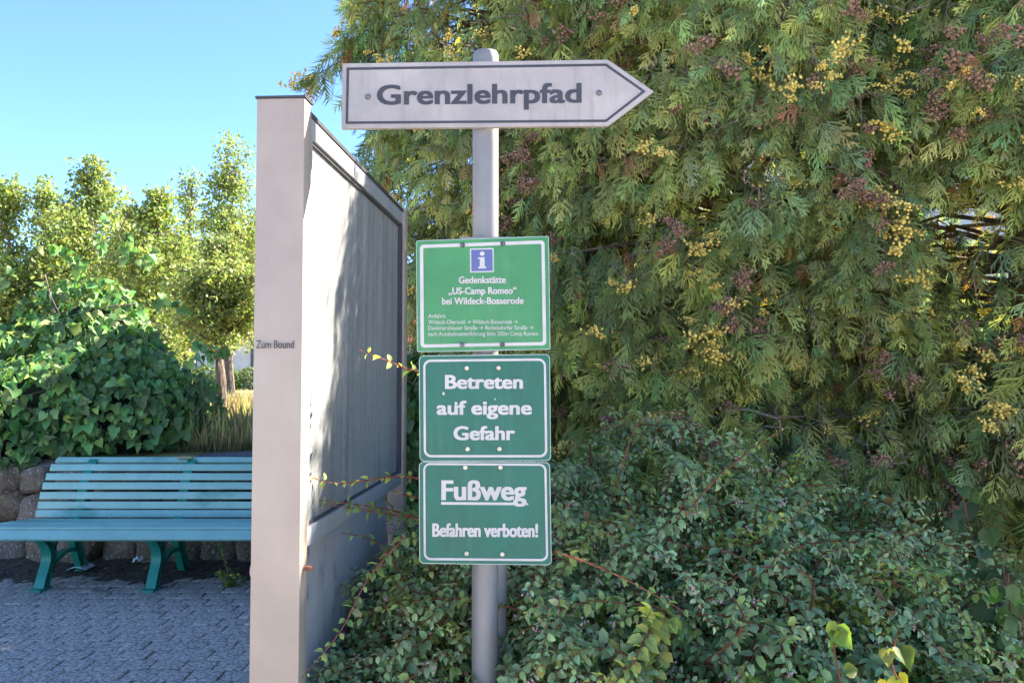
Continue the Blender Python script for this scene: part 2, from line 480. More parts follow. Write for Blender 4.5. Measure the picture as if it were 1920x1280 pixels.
def on_plane(d):
    return lambda a, b, t: pt(a, b, d) + np.array((0, t, 0))
def rrect(q, r, n=5):
    """rounded quad from four pixel corners (tl, tr, br, bl)"""
    out = []; q = [np.array(p, float) for p in q]
    for i in range(4):
        p, a, b = q[i], q[i - 1], q[(i + 1) % 4]
        ua, ub = (a - p) / np.linalg.norm(a - p), (b - p) / np.linalg.norm(b - p)
        c = p + (ua + ub) * r
        for k in range(n + 1):
            t = k / n * math.pi / 2
            out.append(tuple(c - ub * r * math.cos(t) - ua * r * math.sin(t)))
    return out
def ring(name, outer, inner, d, mat, parent):
    n = len(outer); mb = MB(); fn = on_plane(d)
    V = [fn(a, b, 0) for a, b in outer] + [fn(a, b, 0) for a, b in inner] + [fn(a, b, .0012) for a, b in outer] + [fn(a, b, .0012) for a, b in inner]
    Fc = []
    for i in range(n):
        j = (i + 1) % n
        Fc += [(i, j, n + j, n + i), (2*n+i, 2*n+j, j, i), (n+i, n+j, 3*n+j, 3*n+i)]
    mb.add(V, Fc); return mb.build(name, mat, parent)
def lettering(body, x0, x1, base, cap, d, mat, parent, bold=.0, tilt=0., name='lettering', shear=0):
    """flat print: x0..x1 pixel extent, baseline and capital height in pixels"""
    cu = bpy.data.curves.new('t', 'FONT'); cu.body = body; cu.offset = min(bold, .006); cu.resolution_u = 4; cu.extrude = 0
    me = bpy.data.meshes.new_from_object(bpy.data.objects.new('t', cu))
    n = len(me.vertices); co = np.zeros(n * 3, np.float32); me.vertices.foreach_get('co', co); co = co.reshape(-1, 3)
    cu2 = bpy.data.curves.new('t', 'FONT'); cu2.body = 'H'; cu2.offset = bold
    m2 = bpy.data.meshes.new_from_object(bpy.data.objects.new('t', cu2)); H = max(v.co.y for v in m2.vertices) - 0
    a0, a1 = co[:, 0].min(), co[:, 0].max()
    X = x0 + (co[:, 0] - a0) / (a1 - a0) * (x1 - x0); Y = base - co[:, 1] / H * cap - (X - x0) * tilt
    e = max(0, bold - .006) * cap / H
    polys = [tuple(p.vertices) for p in me.polygons]; VV, FF = [], []
    for k, (ex, ey) in enumerate([(0, 0)] + ([(e, .45*e), (-e, .45*e), (e, -.45*e), (-e, -.45*e)] if e > 0 else [])):
        o_ = len(VV); VV += [tuple(pt(a + ex, b + ey, d - k * .00006)) for a, b in zip(X, Y)]; FF += [tuple(i + o_ for i in p) for p in polys]
    m3 = bpy.data.meshes.new(name); m3.from_pydata(VV, [], FF); m3.update(); bpy.data.meshes.remove(me)
    return mobj(name, m3, mat, parent)
def hexbolt(px, py, d, r, parent, mat, washer=True):
    c = pt(px, py, d); mb = MB()
    if washer: mb.lathe(c, [(r * 1.35, 0), (r * 1.35, -.0015), (r * 1.2, -.002)], 16, 1)
    mb.lathe(c, [(r, 0), (r, -.005), (r * .8, -.0065), (r * .3, -.007)], 6 if washer else 14, 1)
    return mb.build('bolt', mat, parent, False)
def clamp(z, d, parent):
    mb = MB(); mb.lathe((xp, PD, z - .015), [(.0415, 0), (.0415, .03)], 24)
    mb.box(xp - .07, xp + .07, d + .004, PD - .03, z - .014, z + .014); return mb.build('clamp', M['galv'], parent)

SDp = PD - .058
# arrow board
aq = [(642, 119), (1140, 112), (1226, 171.5), (1140, 236), (640, 241)]
s = tag(empty('arrow_sign', pt(900, 178, SDp)), 'white arrow board reading Grenzlehrpfad, pointing right at the top of the post', 'sign')
MB().prism(aq[::-1], on_plane(SDp), 0, .018).build('board', M['sign_white'], s, bevel=.0015)
ring('border', [(650, 127), (1137, 119.5), (1211, 171.5), (1137, 229), (648, 232.5)], [(654.5, 131.5), (1135.5, 124), (1203.5, 171.5), (1135.5, 224.5), (652.5, 228)], SDp - .0012, M['print_black'], s)
lettering('Grenzlehrpfad', 708, 1089, 196, 37, SDp - .0015, M['print_black'], s, .034, .0105)
for bx, by in ((690, 182), (1123, 175)): hexbolt(bx, by, SDp, .0065, s, M['bolt'])
clamp(float(pt(910, 178, PD)[2]), SDp + .014, s)

def plate(name, q, rad, label, mat, rim, d):
    s = tag(empty(name, pt((q[0][0] + q[1][0]) / 2, (q[0][1] + q[2][1]) / 2, d)), label, 'sign')
    MB().prism(rrect(q, rad)[::-1], on_plane(d), 0, .004).build('plate', mat, s)
    o = ring('rim', rrect(q, rad), rrect([(a + k * 1.2, b + l * 1.2) for (a, b), (k, l) in zip(q, ((1, 1), (-1, 1), (-1, -1), (1, -1)))], rad - 1), d - .0008, rim, s)
    return s
M['rim'] = m_plain('sign_rim', (.40, .47, .43), .45, .3, .15)
# bright green information sign
d = SDp
g1 = plate('information_sign', [(780, 451), (1029, 442.5), (1032, 655), (782, 660)], 4, 'bright green memorial directions sign with blue i symbol', M['sign_green'], M['rim'], d)
ring('border', rrect([(787, 459), (1021, 450.5), (1024.5, 647), (788.5, 651.5)], 7), rrect([(793.5, 465), (1015, 457), (1018, 641), (795, 645.5)], 3), d - .0013, M['print_white'], g1)
ic = MB().prism(rrect([(881, 466), (925.5, 465), (926, 510), (881.5, 511)], 1)[::-1], on_plane(d - .0012), 0, .001).build('symbol_panel', M['print_white'], g1)
MB().prism(rrect([(883.5, 468.3), (923.5, 467.5), (923.8, 507.8), (884, 508.5)], .5)[::-1], on_plane(d - .0018), 0, .0006).build('symbol_field', M['print_blue'], ic)
mb = MB(); fn = on_plane(d - .0024)
mb.prism([(904 + 4.6 * math.cos(a), 475.5 + 4 * math.sin(a)) for a in np.linspace(0, 6.28, 17)[:-1]], fn, 0, .0006)
mb.prism([(896.5, 482.5), (908.5, 482), (908.8, 499.5), (911.5, 500), (911.5, 503), (896.5, 503.3), (896.5, 500.3), (899.6, 499.8), (899.5, 485.6), (896.5, 485.3)], fn, 0, .0006)
mb.build('letter_i', M['print_white'], ic)
for tx, a, b, y, c in (('Gedenkstätte', 860.5, 948, 531, 12.8), ('„US-Camp Romeo“', 841.5, 968, 551.5, 12.8), ('bei Wildeck-Bosserode', 829, 981.5, 570.5, 12.8)):
    lettering(tx, a, b, y, c, d - .0014, M['print_white'], g1, .028, .008)
for tx, a, b, y in (('Anfahrt:', 803, 836, 596), ('Wildeck-Obersuhl → Wildeck-Bosserode →', 803, 970.5, 607.3), ('Dankmarshäuser Straße → Richelsdorfer Straße →', 803, 1000, 618.3), ('nach Autobahnunterführung links 200m Camp Romeo', 803, 1009, 629.5)):
    lettering(tx, a, b, y, 7.6, d - .0014, M['print_white'], g1, .004, .004)
for bx, by in ((867, 459.5), (943, 457), (866.5, 646), (942, 646)): hexbolt(bx, by, d - .001, .0055, g1, M['bolt'])
clamp(float(pt(910, 459, PD)[2]), d, g1); clamp(float(pt(910, 646, PD)[2]), d, g1)
# dark green signs
g2 = plate('warning_sign', [(785.5, 666.5), (1031, 663.5), (1033, 863.5), (787, 864.5)], 9, 'dark green sign reading Betreten auf eigene Gefahr', M['sign_teal'], M['rim'], d)
ring('border', rrect([(793.5, 674), (1023.5, 671.5), (1026.5, 857), (794.5, 857)], 14), rrect([(797.5, 678.3), (1019.5, 676), (1022, 852.6), (798.8, 852.6)], 10), d - .0013, M['print_white'], g2)
for tx, a, b, y in (('Betreten', 835.5, 979.5, 728), ('auf eigene', 820, 996, 776.5), ('Gefahr', 851.5, 964.5, 824)):
    lettering(tx, a, b, y, 26, d - .0014, M['print_white'], g2, .04, .002)
for bx, by in ((875.5, 690), (935, 689.5), (877, 841), (936.5, 841)): hexbolt(bx, by, d - .001, .0062, g2, M['bolt_cream'], False)
fn = on_plane(d - .0022)                         # chipped paint
for cx_, cy_, rr in ((832, 737, 3.4), (855, 756, 4.2), (928, 748, 1.8)):
    MB().prism([(cx_ + rr * random.uniform(.5, 1.1) * math.cos(a), cy_ + rr * random.uniform(.5, 1.2) * math.sin(a)) for a in np.linspace(0, 6.28, 11)[:-1]], fn, 0, .0004).build('paint_chip', M['print_white'], g2)
g3 = plate('footpath_sign', [(785.5, 865.3), (1031, 866), (1034.5, 1059), (786.5, 1056)], 9, 'dark green sign reading Fußweg Befahren verboten, lowest on the post', M['sign_teal'], M['rim'], d - .001)
d3 = d - .001
ring('border', rrect([(793.5, 867.5), (1024.5, 869), (1028, 1051.5), (794.5, 1049.5)], 13), rrect([(797.2, 871.3), (1020.5, 872.8), (1023.8, 1047.3), (798.4, 1045.3)], 9), d3 - .0013, M['print_white'], g3)
lettering('Fußweg', 829, 986, 936, 37, d3 - .0014, M['print_white'], g3, .036, -.004)
MB().prism([(827, 940.5), (963, 941.5), (963, 946.5), (827, 945.5)][::-1], on_plane(d3 - .0013), 0, .001).build('underline', M['print_white'], g3)
MB().prism([(987, 943), (990.5, 943), (990.5, 946.5), (987, 946.5)][::-1], on_plane(d3 - .0013), 0, .001).build('full_stop', M['print_white'], g3)
lettering('Befahren verboten!', 811.5, 1008, 1005, 25, d3 - .0014, M['print_white'], g3, .036, -.004)
for bx, by in ((872.5, 875.5), (938.5, 875.5), (875, 1036.5), (942, 1038)): hexbolt(bx, by, d3 - .001, .0062, g3, M['bolt_cream'], False)
for yy in (690, 841, 1037): clamp(float(pt(910, yy, PD)[2]), d, g2 if yy < 900 else g3)

# ------------------------------------------------------------------ display case seen along its face
def m_board():
    t = NT('weathered_pane'); v = t.pos((1, 1, .05)); f = t.noise(v, 24, 5, .6, .36, .68); g = t.noise(t.pos((1, 1, .3)), 110, 3, .7, .53, .68); h = t.noise(t.pos((1, 1, .1)), 5, 3)
    c = t.mix(f, (.21, .21, .205), (.38, .37, .355)); c = t.mix(t.mul(g, .75), c, (.07, .07, .06)); c = t.mix(t.mul(h, .3), c, (.22, .23, .22))
    return t.bsdf(c, .35, 0, .5)
M['pane'] = m_board()
def m_lower():
    t = NT('peeling_white_paint'); v = t.pos((1, 1, .35)); f = t.noise(v, 17, 6, .7, .56, .63); g = t.noise(t.pos(), 3, 3)
    return t.bsdf(t.mix(t.mul(f, .75), t.mix(g, (.32, .315, .31), (.40, .39, .38)), (.17, .17, .18)), .6, 0, .3)
M['lower'] = m_lower()
A = np.array((math.sin(math.atan(93 / F)), math.cos(math.atan(93 / F)))); N = np.array((A[1], -A[0]))   # along the case, and its outward right side
O = np.array((pt(566, 700, 2.2)[0], 2.2))
def cs(u, n, z): p = O + A * u + N * n; return (p[0], p[1], z)          # u along, n to the right
case = tag(empty('display_case', cs(0, -.06, 0)), 'tall silver aluminium notice case with streaked grey pane beside the signs', 'notice board')
ZT = float(pt(520, 183, 2.2)[2])
def cbox(name, u0, u1, n0, n1, z0, z1, mat, bevel=0, parent=case):
    mb = MB(); mb.prism([(u0, n0), (u1, n0), (u1, n1), (u0, n1)], lambda a, b, t: cs(a, b, t), z0, z1); return mb.build(name, mat, parent, bevel > 0, bevel)
LEN = 1.41
np_ = cbox('post', -.0, .065, -.133, 0, -.03, ZT, M['alu'], .005)
cbox('cap', -.003, .068, -.136, .003, ZT + .0005, ZT + .006, M['dark_edge'], 0, np_)
fp = cbox('post', LEN, LEN + .065, -.133, .004, -.03, ZT - .01, M['alu'], .005)
zt, zb = ZT - .03, float(pt(562, 1037, 2.2)[2])
cbox('top_rail', .065, LEN, -.10, -.006, zt - .055, zt, M['alu_dark'], .003)
cbox('top_strip', .065, LEN, -.104, -.002, zt + .0005, zt + .012, M['dark_edge'])
cbox('bottom_rail', .065, LEN, -.10, -.006, zb, zb + .052, M['alu_dark'], .003)
cbox('side_rail', .065, .093, -.10, -.006, zb + .0525, zt - .0555, M['alu_dark'])
cbox('side_rail', LEN - .03, LEN, -.10, -.006, zb + .0525, zt - .0555, M['dark_edge'])
cbox('pane', .0935, LEN - .0305, -.085, -.022, zb + .0525, zt - .0555, M['pane'])
cbox('seal', .0935, LEN - .0305, -.0215, -.014, zb + .053, zb + .060, M['dark_edge'])
cbox('seal', .0935, LEN - .0305, -.0215, -.014, zt - .066, zt - .056, M['dark_edge'])
cbox('lower_board', .066, LEN - .09, -.085, -.055, -.02, zb - .004, M['lower'])
cbox('gap_strip', LEN - .089, LEN - .04, -.085, -.055, -.02, zb - .06, m_plain('gap_pink', (.5, .34, .32), .7), 0)  # pink and orange pieces added in place of the view through the gap
cbox('gap_orange', LEN - .088, LEN - .045, -.085, -.056, zb - .059, zb - .004, m_plain('gap_orange', (.62, .28, .05), .6), 0)
c0 = cs(.03, 0, float(pt(560, 1070, 2.2)[2]))
MB().lathe(c0, [(.006, 0), (.006, .006), (.0075, .0065), (.0075, .02), (.005, .0245)], 12, 0).build('bolt_cap', M['rust'], case, True)
c1 = cs(.03, -.133, float(pt(466, 1075, 2.2)[2])); c1 = (c1[0] - .008, c1[1], c1[2])
MB().lathe(c1, [(.016, 0), (.02, .003), (.02, .009)], 10, 0).build('bolt_cap', m_plain('pink_cap', (.5, .3, .24), .6), case, True)
lettering('Zum Bound', 480, 551, 652.5, 14.5, 2.1975, M['print_black'], case, .012)

# ------------------------------------------------------------------ bench
def m_bench(name, c, worn, amt):
    t = NT(name); v = t.pos((.5, 1, 1)); g = t.noise(v, 2.6, 4, .6, .60, .68); s = t.noise(t.pos(), 60, 3, .6, .62, .75); k = t.noise(t.pos(), 6, 3)
    c1 = t.mix(k, tuple(x * .86 for x in c), c)
    return t.bsdf(t.mix(t.mul(s, .35), t.mix(t.mul(g, amt), c1, worn), (.03, .06, .06)), .42, 0, .5)
M['slat'] = m_bench('bench_slat_paint', (.26, .47, .40), (.05, .26, .2), .7)
M['cast'] = m_bench('bench_cast_paint', (.014, .225, .15), (.06, .32, .25), .5)
BX0, BX1 = float(pt(-3, 990, 6.08)[0]), float(pt(-3, 990, 6.08)[0]) + 2.3
bench = tag(empty('park_bench', ((BX0 + BX1) / 2, 6.35, 0)), 'teal slatted park bench with green cast legs in front of the stone wall', 'bench')
def slat(y, z, wd, ang, th=.026, dx=0):
    c, s_ = math.cos(ang), math.sin(ang); mb = MB()
    poly = [(-wd/2, -th/2), (wd/2, -th/2), (wd/2, th/2), (-wd/2, th/2)]
    mb.prism([(y + a * c - b * s_, z + a * s_ + b * c) for a, b in poly], lambda a, b, t: (t, a, b), BX0 + dx, BX1 - dx)
    return mb.build('slat', M['slat'], bench, True, .005)
slat(5.955, .418, .075, math.radians(52))
for y, z, a in ((6.035, .462, 8), (6.135, .468, -3), (6.235, .46, -7), (6.335, .45, -7), (6.435, .440, -3)): slat(y, z, .085, math.radians(a))
zs = [float(pt(300, yy, dd)[2]) for yy, dd in ((962.5, 6.56), (946.5, 6.585), (928.5, 6.61), (910.5, 6.645), (893.5, 6.69), (876.5, 6.75), (862.5, 6.835))]
for k, (z, dd, a) in enumerate(zip(zs, (6.56, 6.585, 6.61, 6.645, 6.69, 6.75, 6.835), (78, 82, 80, 77, 72, 64, 38))): slat(dd, z, .057, math.radians(a), .024)
def ribbon(mb, path, wx, th, x):
    path = [np.array(p, float) for p in path]; n = len(path); L, R = [], []
    for i in range(n):
        t = path[min(i + 1, n - 1)] - path[max(i - 1, 0)]; t /= np.linalg.norm(t); q = np.array((-t[1], t[0])) * th / 2
        L.append(path[i] + q); R.append(path[i] - q)
    mb.prism([tuple(p) for p in L] + [tuple(p) for p in R[::-1]], lambda a, b, t: (t, a, b), x - wx / 2, x + wx / 2)
def curve(pts, n=14):
    pts = [np.array(p, float) for p in pts]; P = [2 * pts[0] - pts[1]] + pts + [2 * pts[-1] - pts[-2]]; out = []
    for i in range(1, len(P) - 2):
        for k in range(n // (len(pts) - 1) + 1):
            t = k / (n // (len(pts) - 1) + 1); a, b, c, e = P[i-1], P[i], P[i+1], P[i+2]
            out.append(.5 * ((2*b) + (-a+c)*t + (2*a-5*b+4*c-e)*t*t + (-a+3*b-3*c+e)*t**3))
    return out + [pts[-1]]
for k in range(3):
    x = float(pt(72, 1100, 6.06)[0]) + .81 * k; mb = MB()
    front = curve([(6.06, .0), (6.10, .09), (6.155, .2), (6.135, .29), (6.03, .385)]); rear = curve([(6.72, 0), (6.665, .1), (6.60, .22), (6.56, .33), (6.53, .42)])
    for path, off in ((front, .045), (rear, -.04)):
        ribbon(mb, path, .072, .014, x); web = [(p[0] + off, p[1]) for p in path]; ribbon(mb, web, .016, .075, x); ribbon(mb, [(p[0] + off * 2, p[1]) for p in path], .05, .012, x)
    ribbon(mb, curve([(6.165, .17), (6.23, .28), (6.32, .42)]), .05, .03, x)
    ribbon(mb, curve([(6.15, .09), (6.26, .17), (6.40, .215), (6.53, .20), (6.62, .14)]), .05, .028, x)
    ribbon(mb, curve([(5.94, .385), (6.03, .435), (6.2, .44), (6.47, .415)]), .06, .02, x)
    ribbon(mb, curve([(6.50, .40), (6.60, .5), (6.645, .62), (6.70, .74), (6.80, .85), (6.86, .868)]), .072, .022, x)
    mb.box(x - .042, x + .042, 6.01, 6.16, -.004, .018); mb.box(x - .042, x + .042, 6.62, 6.78, -.004, .018)
    mb.build('leg_frame', M['cast'], bench, True, .0)
M['lichen'] = m_plain('lichen', (.33, .31, .16), .9, 0, .3, 60)
xl = float(pt(348, 861, 6.83)[0]); MB().box(xl - .06, xl + .06, 6.80, 6.86, zs[-1] + .018, zs[-1] + .030).build('lichen_patch', M['lichen'], bench)

# ------------------------------------------------------------------ houses
M['render_w'] = m_plain('white_render', (.72, .71, .70), .8, 0, .06, 2)
M['roof'] = m_plain('roof_tile', (.34, .09, .05), .8, 0, .2, 5)
M['shutter'] = m_plain('grey_shutter', (.42, .47, .55), .5, 0, .08)
M['glass'] = m_plain('window_glass', (.03, .04, .06), .1)
M['frame'] = m_plain('window_frame', (.7, .7, .7), .5)
M['bluepane'] = m_plain('blue_pane', (.06, .07, .25), .3)
def gable_house(name, label, x0, x1, y0, y1, z0, ze, zr, wins, door=None):
    h = tag(empty(name, ((x0 + x1) / 2, (y0 + y1) / 2, z0)), label, 'house')
    MB().box(x0, x1, y0, y1, z0 - .1, ze).build('wall', M['render_w'], h)
    mb = MB(); ym = (y0 + y1) / 2; o = .35
    mb.prism([(y0 - o, ze - .05), (ym, zr), (y1 + o, ze - .05), (y1 + o, ze + .12), (ym, zr + .2), (y0 - o, ze + .12)], lambda a, b, t: (t, a, b), x0 - .4, x1 + .4)
    mb.build('roof', M['roof'], h)
    MB().prism([(y0, ze), (y1, ze), (ym, zr - .02)], lambda a, b, t: (t, a, b), x0 + .01, x1 - .01).build('gable', M['render_w'], h)
    for wx, wz, ww, wh, kind in wins:
        f = MB().box(wx - ww/2 - .06, wx + ww/2 + .06, y0 - .04, y0 + .05, wz - .06, wz + wh + .06).build('window', M['frame'], h)
        if kind == 'shut':
            n = int(wh / .06)
            for k in range(n):
                MB().box(wx - ww/2, wx + ww/2, y0 - .062, y0 - .041, wz + k * wh / n, wz + (k + .82) * wh / n).build('shutter_slat', M['shutter'], f)
        else: MB().box(wx - ww/2, wx + ww/2, y0 - .052, y0 - .041, wz, wz + wh).build('pane', M['bluepane'] if kind == 'blue' else M['glass'], f)
    if door:
        dx, dw, dh = door; dd = MB().box(dx - dw/2, dx + dw/2, y0 - .05, y0 + .03, z0, z0 + dh).build('door', M['frame'], h)
        MB().box(dx - .14, dx + .14, y0 - .065, y0 - .051, z0 + .75, z0 + 1.7).build('door_pane', M['bluepane'], dd)
    return h
gable_house('house', 'white rendered house close behind the conifer hedge, seen through gaps', .9, 9.5, 7.9, 12.6, .85, 4.9, 6.1,
            [(3.9, 2.0, 1.0, 1.3, 'shut'), (2.4, 2.0, .9, 1.3, 'shut'), (5.2, 2.4, 1.2, 1.2, 'shut')])
gable_house('house', 'far white house with blue door pane beyond the road and lindens', -24, -13.5, 47, 55, .85, 6.2, 9,
            [(-14.6, 2.1, .5, 1.5, 'glass'), (-18.5, 2.1, 1.2, 1.3, 'glass'), (-20.8, 2.1, 1.2, 1.3, 'glass')], (-16.4, 1.1, 2.2))
gable_house('house', 'far white house under a red tiled roof, visible between case and signs', -9.5, -1.5, 52, 60, .85, 3.6, 6.6,
            [(-6.4, 1.8, .7, 1.1, 'glass'), (-4, 1.8, .8, 1.1, 'glass')])

# ------------------------------------------------------------------ far deciduous trees
def far_tree(name, label, px, d, ytop, hw, ybot, seed, leaf=.13, n=5200, base=(.215, .265, .075), group='linden trees beyond the wall', trunk_r=.13):
    r = np.random.default_rng(seed); bx = float(pt(px, 700, d)[0]); z0 = .85
    zt_ = float(pt(px, ytop, d)[2]); zb_ = float(pt(px, ybot, d)[2]); R = 1.9 * hw / F * d
    t = tag(empty(name, (bx, d, z0)), label, 'tree', group)
    mb = MB(); top = zb_ + (zt_ - zb_) * .8
    spine = [np.array((bx + .03 * R * math.sin(k * 1.7 + seed), d + .05 * R * math.cos(k * 2.1 + seed), z0 - .1 + (top - z0 + .1) * k / 8)) for k in range(9)]
    mb.tube(spine, [trunk_r * (1.15 - .95 * k / 8) for k in range(9)], 8)
    mb.build('trunk', M['bark'], t, True)
    nc = 190; tips = []; lm = MB(); nl = 7
    lead = [(0, 0, 1.0)] + [(R * r.uniform(.25, .75) * math.cos(k * 1.05 + seed), R * r.uniform(.25, .75) * math.sin(k * 1.05 + seed), r.uniform(.55, .93)) for k in range(nl)]
    for k in range(nc):
        lx, ly, lh = lead[k % (nl + 1)] if k % 3 else lead[0]; u = r.uniform(0, 1) ** .8; z = zb_ + (zt_ - zb_) * lh * u
        prof = (.10 + .55 * (1 - u) ** .8) * min(1, .55 + 2 * u); a = r.uniform(0, 6.283); rr = R * prof * r.uniform(.3, 1.1)
        tip = np.array((bx + lx * min(1, .3 + u * 1.2) + rr * math.cos(a), d + ly + rr * math.sin(a), z)); tips.append((tip, R * r.uniform(.10, .24)))
        zs_ = min(max(z - rr * .8, z0 + (zb_ - z0) * .8), top - .05); q = (zs_ - z0 + .1) / (top - z0 + .1) * 8; i = int(min(7, q)); b = spine[i] + (spine[i + 1] - spine[i]) * (q - i)
        if k % 2 == 0: lm.tube([b, (b + tip) / 2 + np.array((0, 0, -.06 * rr)), tip], [trunk_r * .3, trunk_r * .16, trunk_r * .05], 5, False)
    lm.build('limbs', M['bark'], t, True)['kind'] = 'stuff'
    ci = r.integers(0, nc, n); C0 = np.array([c for c, _ in tips]); S0 = np.array([s for _, s in tips])
    g = r.normal(size=(n, 3)); g = unit(g) * (r.uniform(.2, 1, (n, 1)) ** .6); P = C0[ci] + g * S0[ci][:, None] * np.array((1.1, 1.1, .85)) * 1.35
    dirs = unit(r.normal(size=(n, 3)) + np.array((0, 0, -.7))); nor = unit(r.normal(size=(n, 3)) * .8 + np.array((0, 0, .8)))
    C = np.asarray(base) * np.exp(r.normal(0, .22, (n, 1)) + (r.normal(0, .18, nc)[ci])[:, None]) * np.exp(r.normal(0, .09, (n, 3)))
    V, T, Cc = join_instances([leaf_template('diamond')], np.zeros(n, int), P, frames(dirs, nor), r.uniform(.7, 1.25, n) * leaf, C)
    o = mobj('crown', mesh_np('crown', V, T, False, Cc), M['tree'], t); o['kind'] = 'stuff'
LT = [
 ('tall linden with sparse open top, its slim trunk beyond the road', 430, 31, 262, 58, 640, 5200),
 ('pointed yellow-green linden rising highest above the ivy mound', 165, 27, 300, 66, 690, 6200),
 ('yellow-green linden left of the pointed one, slender double top', 78, 31, 338, 46, 690, 4600),
 ('broad yellow-green linden past the far end of the stone wall', 8, 26, 345, 62, 690, 5600),
 ('rounded bright linden between the pointed and the tall sparse one', 292, 25, 362, 62, 690, 6200),
 ('low rear linden filling the gap behind the rounded bright one', 232, 36, 392, 52, 690, 4600),
 ('rear linden with a narrow top, left of the tall sparse one', 352, 35, 325, 50, 660, 5000),
 ('rear linden behind the pointed and slender double-topped ones', 122, 37, 372, 55, 690, 5000),
 ('dense linden behind the tall sparse one, partly hidden by the notice case', 505, 34, 390, 62, 640, 4600)]
for k, (lb, px, dd, yt, hw, yb, n) in enumerate(LT):
    far_tree('linden_tree', lb, px, dd, yt, hw, yb, 70 + k, .145, int(n * 1.9), trunk_r=.15)
far_tree('linden_tree', 'small nearby linden with crooked grey trunk and low spreading crown', 413, 14.5, 455, 56, 648, 99, .085, 14000, (.225, .265, .085), trunk_r=.10)

# clipped hedge in front of the far house
def leaf_block(parent, name, x0, x1, y0, y1, z0, z1, n, leaf, base, seed):
    r = np.random.default_rng(seed); P = r.uniform((x0, y0, z0), (x1, y1, z1), (n, 3)); P[:, 2] = z0 + (P[:, 2] - z0) * (1 + .12 * np.sin(P[:, 0] * 2.3 + 1))
    V, T, Cc = join_instances([leaf_template('diamond')], np.zeros(n, int), P, frames(unit(r.normal(size=(n, 3))), unit(r.normal(size=(n, 3)))), r.uniform(.7, 1.2, n) * leaf, vary(base, n, .25))
    o = mobj(name, mesh_np(name, V, T, False, Cc), M['tree'], parent); o['kind'] = 'stuff'
hd = tag(empty('low_hedge', (-17, 44, .85)), 'low green hedge in front of the far white house', 'hedge')
leaf_block(hd, 'foliage', -26, -10, 43.4, 44.6, .8, 2.0, 5000, .22, (.09, .14, .03), 3)

# dry grass on the raised field: nobody could count it
n = 20000; r = np.random.default_rng(8)
Y = 7.7 + 15 * r.uniform(0, 1, n) ** 1.5; X = -(.26 + .16 * r.uniform(0, 1, n)) * Y
h = r.uniform(.07, .26, n) * np.where(r.uniform(0, 1, n) < .12, 1.9, 1); P = np.stack([X, Y, np.full(n, .84)], 1)
dirs = unit(np.stack([r.normal(0, .25, n), r.normal(0, .25, n), np.ones(n)], 1)); nor = unit(r.normal(size=(n, 3)) * (1, 1, .1))
bl = (np.array([(-.012, 0, 0), (.012, 0, 0), (.008, .6, .02), (0, 1, .12)]), np.array([(0, 1, 2), (0, 2, 3)]))
mixg = np.where(r.uniform(0, 1, (n, 1)) < .6, (.36, .27, .13), (.22, .25, .08))
V, T, Cc = join_instances([(bl[0] * (1.1, 1, 1), bl[1])], np.zeros(n, int), P, frames(dirs, nor), h, mixg * np.exp(r.normal(0, .25, (n, 1))))
tag(mobj('dry_grass', mesh_np('dry_grass', V, T, False, Cc), M['grass']), 'tall sunlit dry grass on the field above the wall', 'grass', kind='stuff')

# ------------------------------------------------------------------ ivy mound on the wall
ivy = tag(empty('ivy_bush', (-4.6, 7.8, .6)), 'large dark green ivy mound hanging over the stone wall behind the bench', 'ivy')
r = np.random.default_rng(21)
lobes = [((-4.45, 8.15, 1.05), (1.45, 1.0, .95)), ((-3.75, 8.05, 1.05), (.75, .85, .72)), ((-4.35, 8.5, 1.75), (.75, .7, .72)), ((-5.8, 8.1, 1.2), (1.3, 1.0, 1.0)),
         ((-3.95, 8.3, 1.55), (.55, .6, .5)), ((-4.55, 7.35, .85), (.75, .45, .45)), ((-5.4, 7.3, .8), (1.1, .5, .55)), ((-7.0, 8.2, 1.2), (1.3, 1.0, 1.1))]
Ps, Ns = [], []
for (c, s_) in lobes:
    area = s_[0] * s_[1] + s_[0] * s_[2] + s_[1] * s_[2]; k = int(1750 * area)
    g = unit(r.normal(size=(k, 3))); g = g[(g[:, 1] < .25)]
    Q = np.array(c) + g * s_ * (1 + .11 * bumps(g * s_, 6, 3)[:, None]) * r.uniform(.86, 1.05, (len(g), 1)); Ps.append(Q); Ns.append(unit(g / np.array(s_)))
P = np.concatenate(Ps); Nn = np.concatenate(Ns)
keep = np.ones(len(P), bool)
for (c, s_) in lobes: keep &= ((((P - np.array(c)) / (np.array(s_) * .84)) ** 2).sum(1) > 1)
keep &= ~((P[:, 2] < .93) & (P[:, 1] > 7.05)) & (P[:, 1] > 6.92) & (P[:, 2] > .55 + .12 * np.sin(P[:, 0] * 4)) & ~((P[:, 0] > -4.0) & (P[:, 1] < 7.15) & (P[:, 2] < .9))
P, Nn = P[keep], Nn[keep]
# shoots above the outline and out to the right
sh = []
for px_, py_, d_, px2, py2 in ((190, 480, 8.5, 198, 405), (165, 500, 8.4, 70, 455), (270, 500, 8.3, 282, 470), (300, 560, 8.2, 345, 575), (365, 640, 8.0, 402, 668), (370, 670, 7.9, 415, 655), (230, 490, 8.5, 240, 440), (140, 500, 8.4, 118, 462), (375, 720, 7.9, 408, 742), (20, 540, 8.2, 25, 505)):
    a, b = pt(px_, py_, d_), pt(px2, py2, d_ - .1)
    for k in range(11):
        t = k / 10; sh.append(a + (b - a) * t + r.normal(0, .05 * (1.15 - t), 3))
P = np.concatenate([P, np.array(sh)]); Nn = np.concatenate([Nn, unit(r.normal(size=(len(sh), 3)) * .6 + np.array((0, -.7, .5)))])
n = len(P)
nor = unit(Nn * .75 + r.normal(0, .42, (n, 3)) + np.array((0, -.1, .28)))
dirs = unit(np.array((0, 0, -1.0)) + Nn * .45 + r.normal(0, .5, (n, 3)))
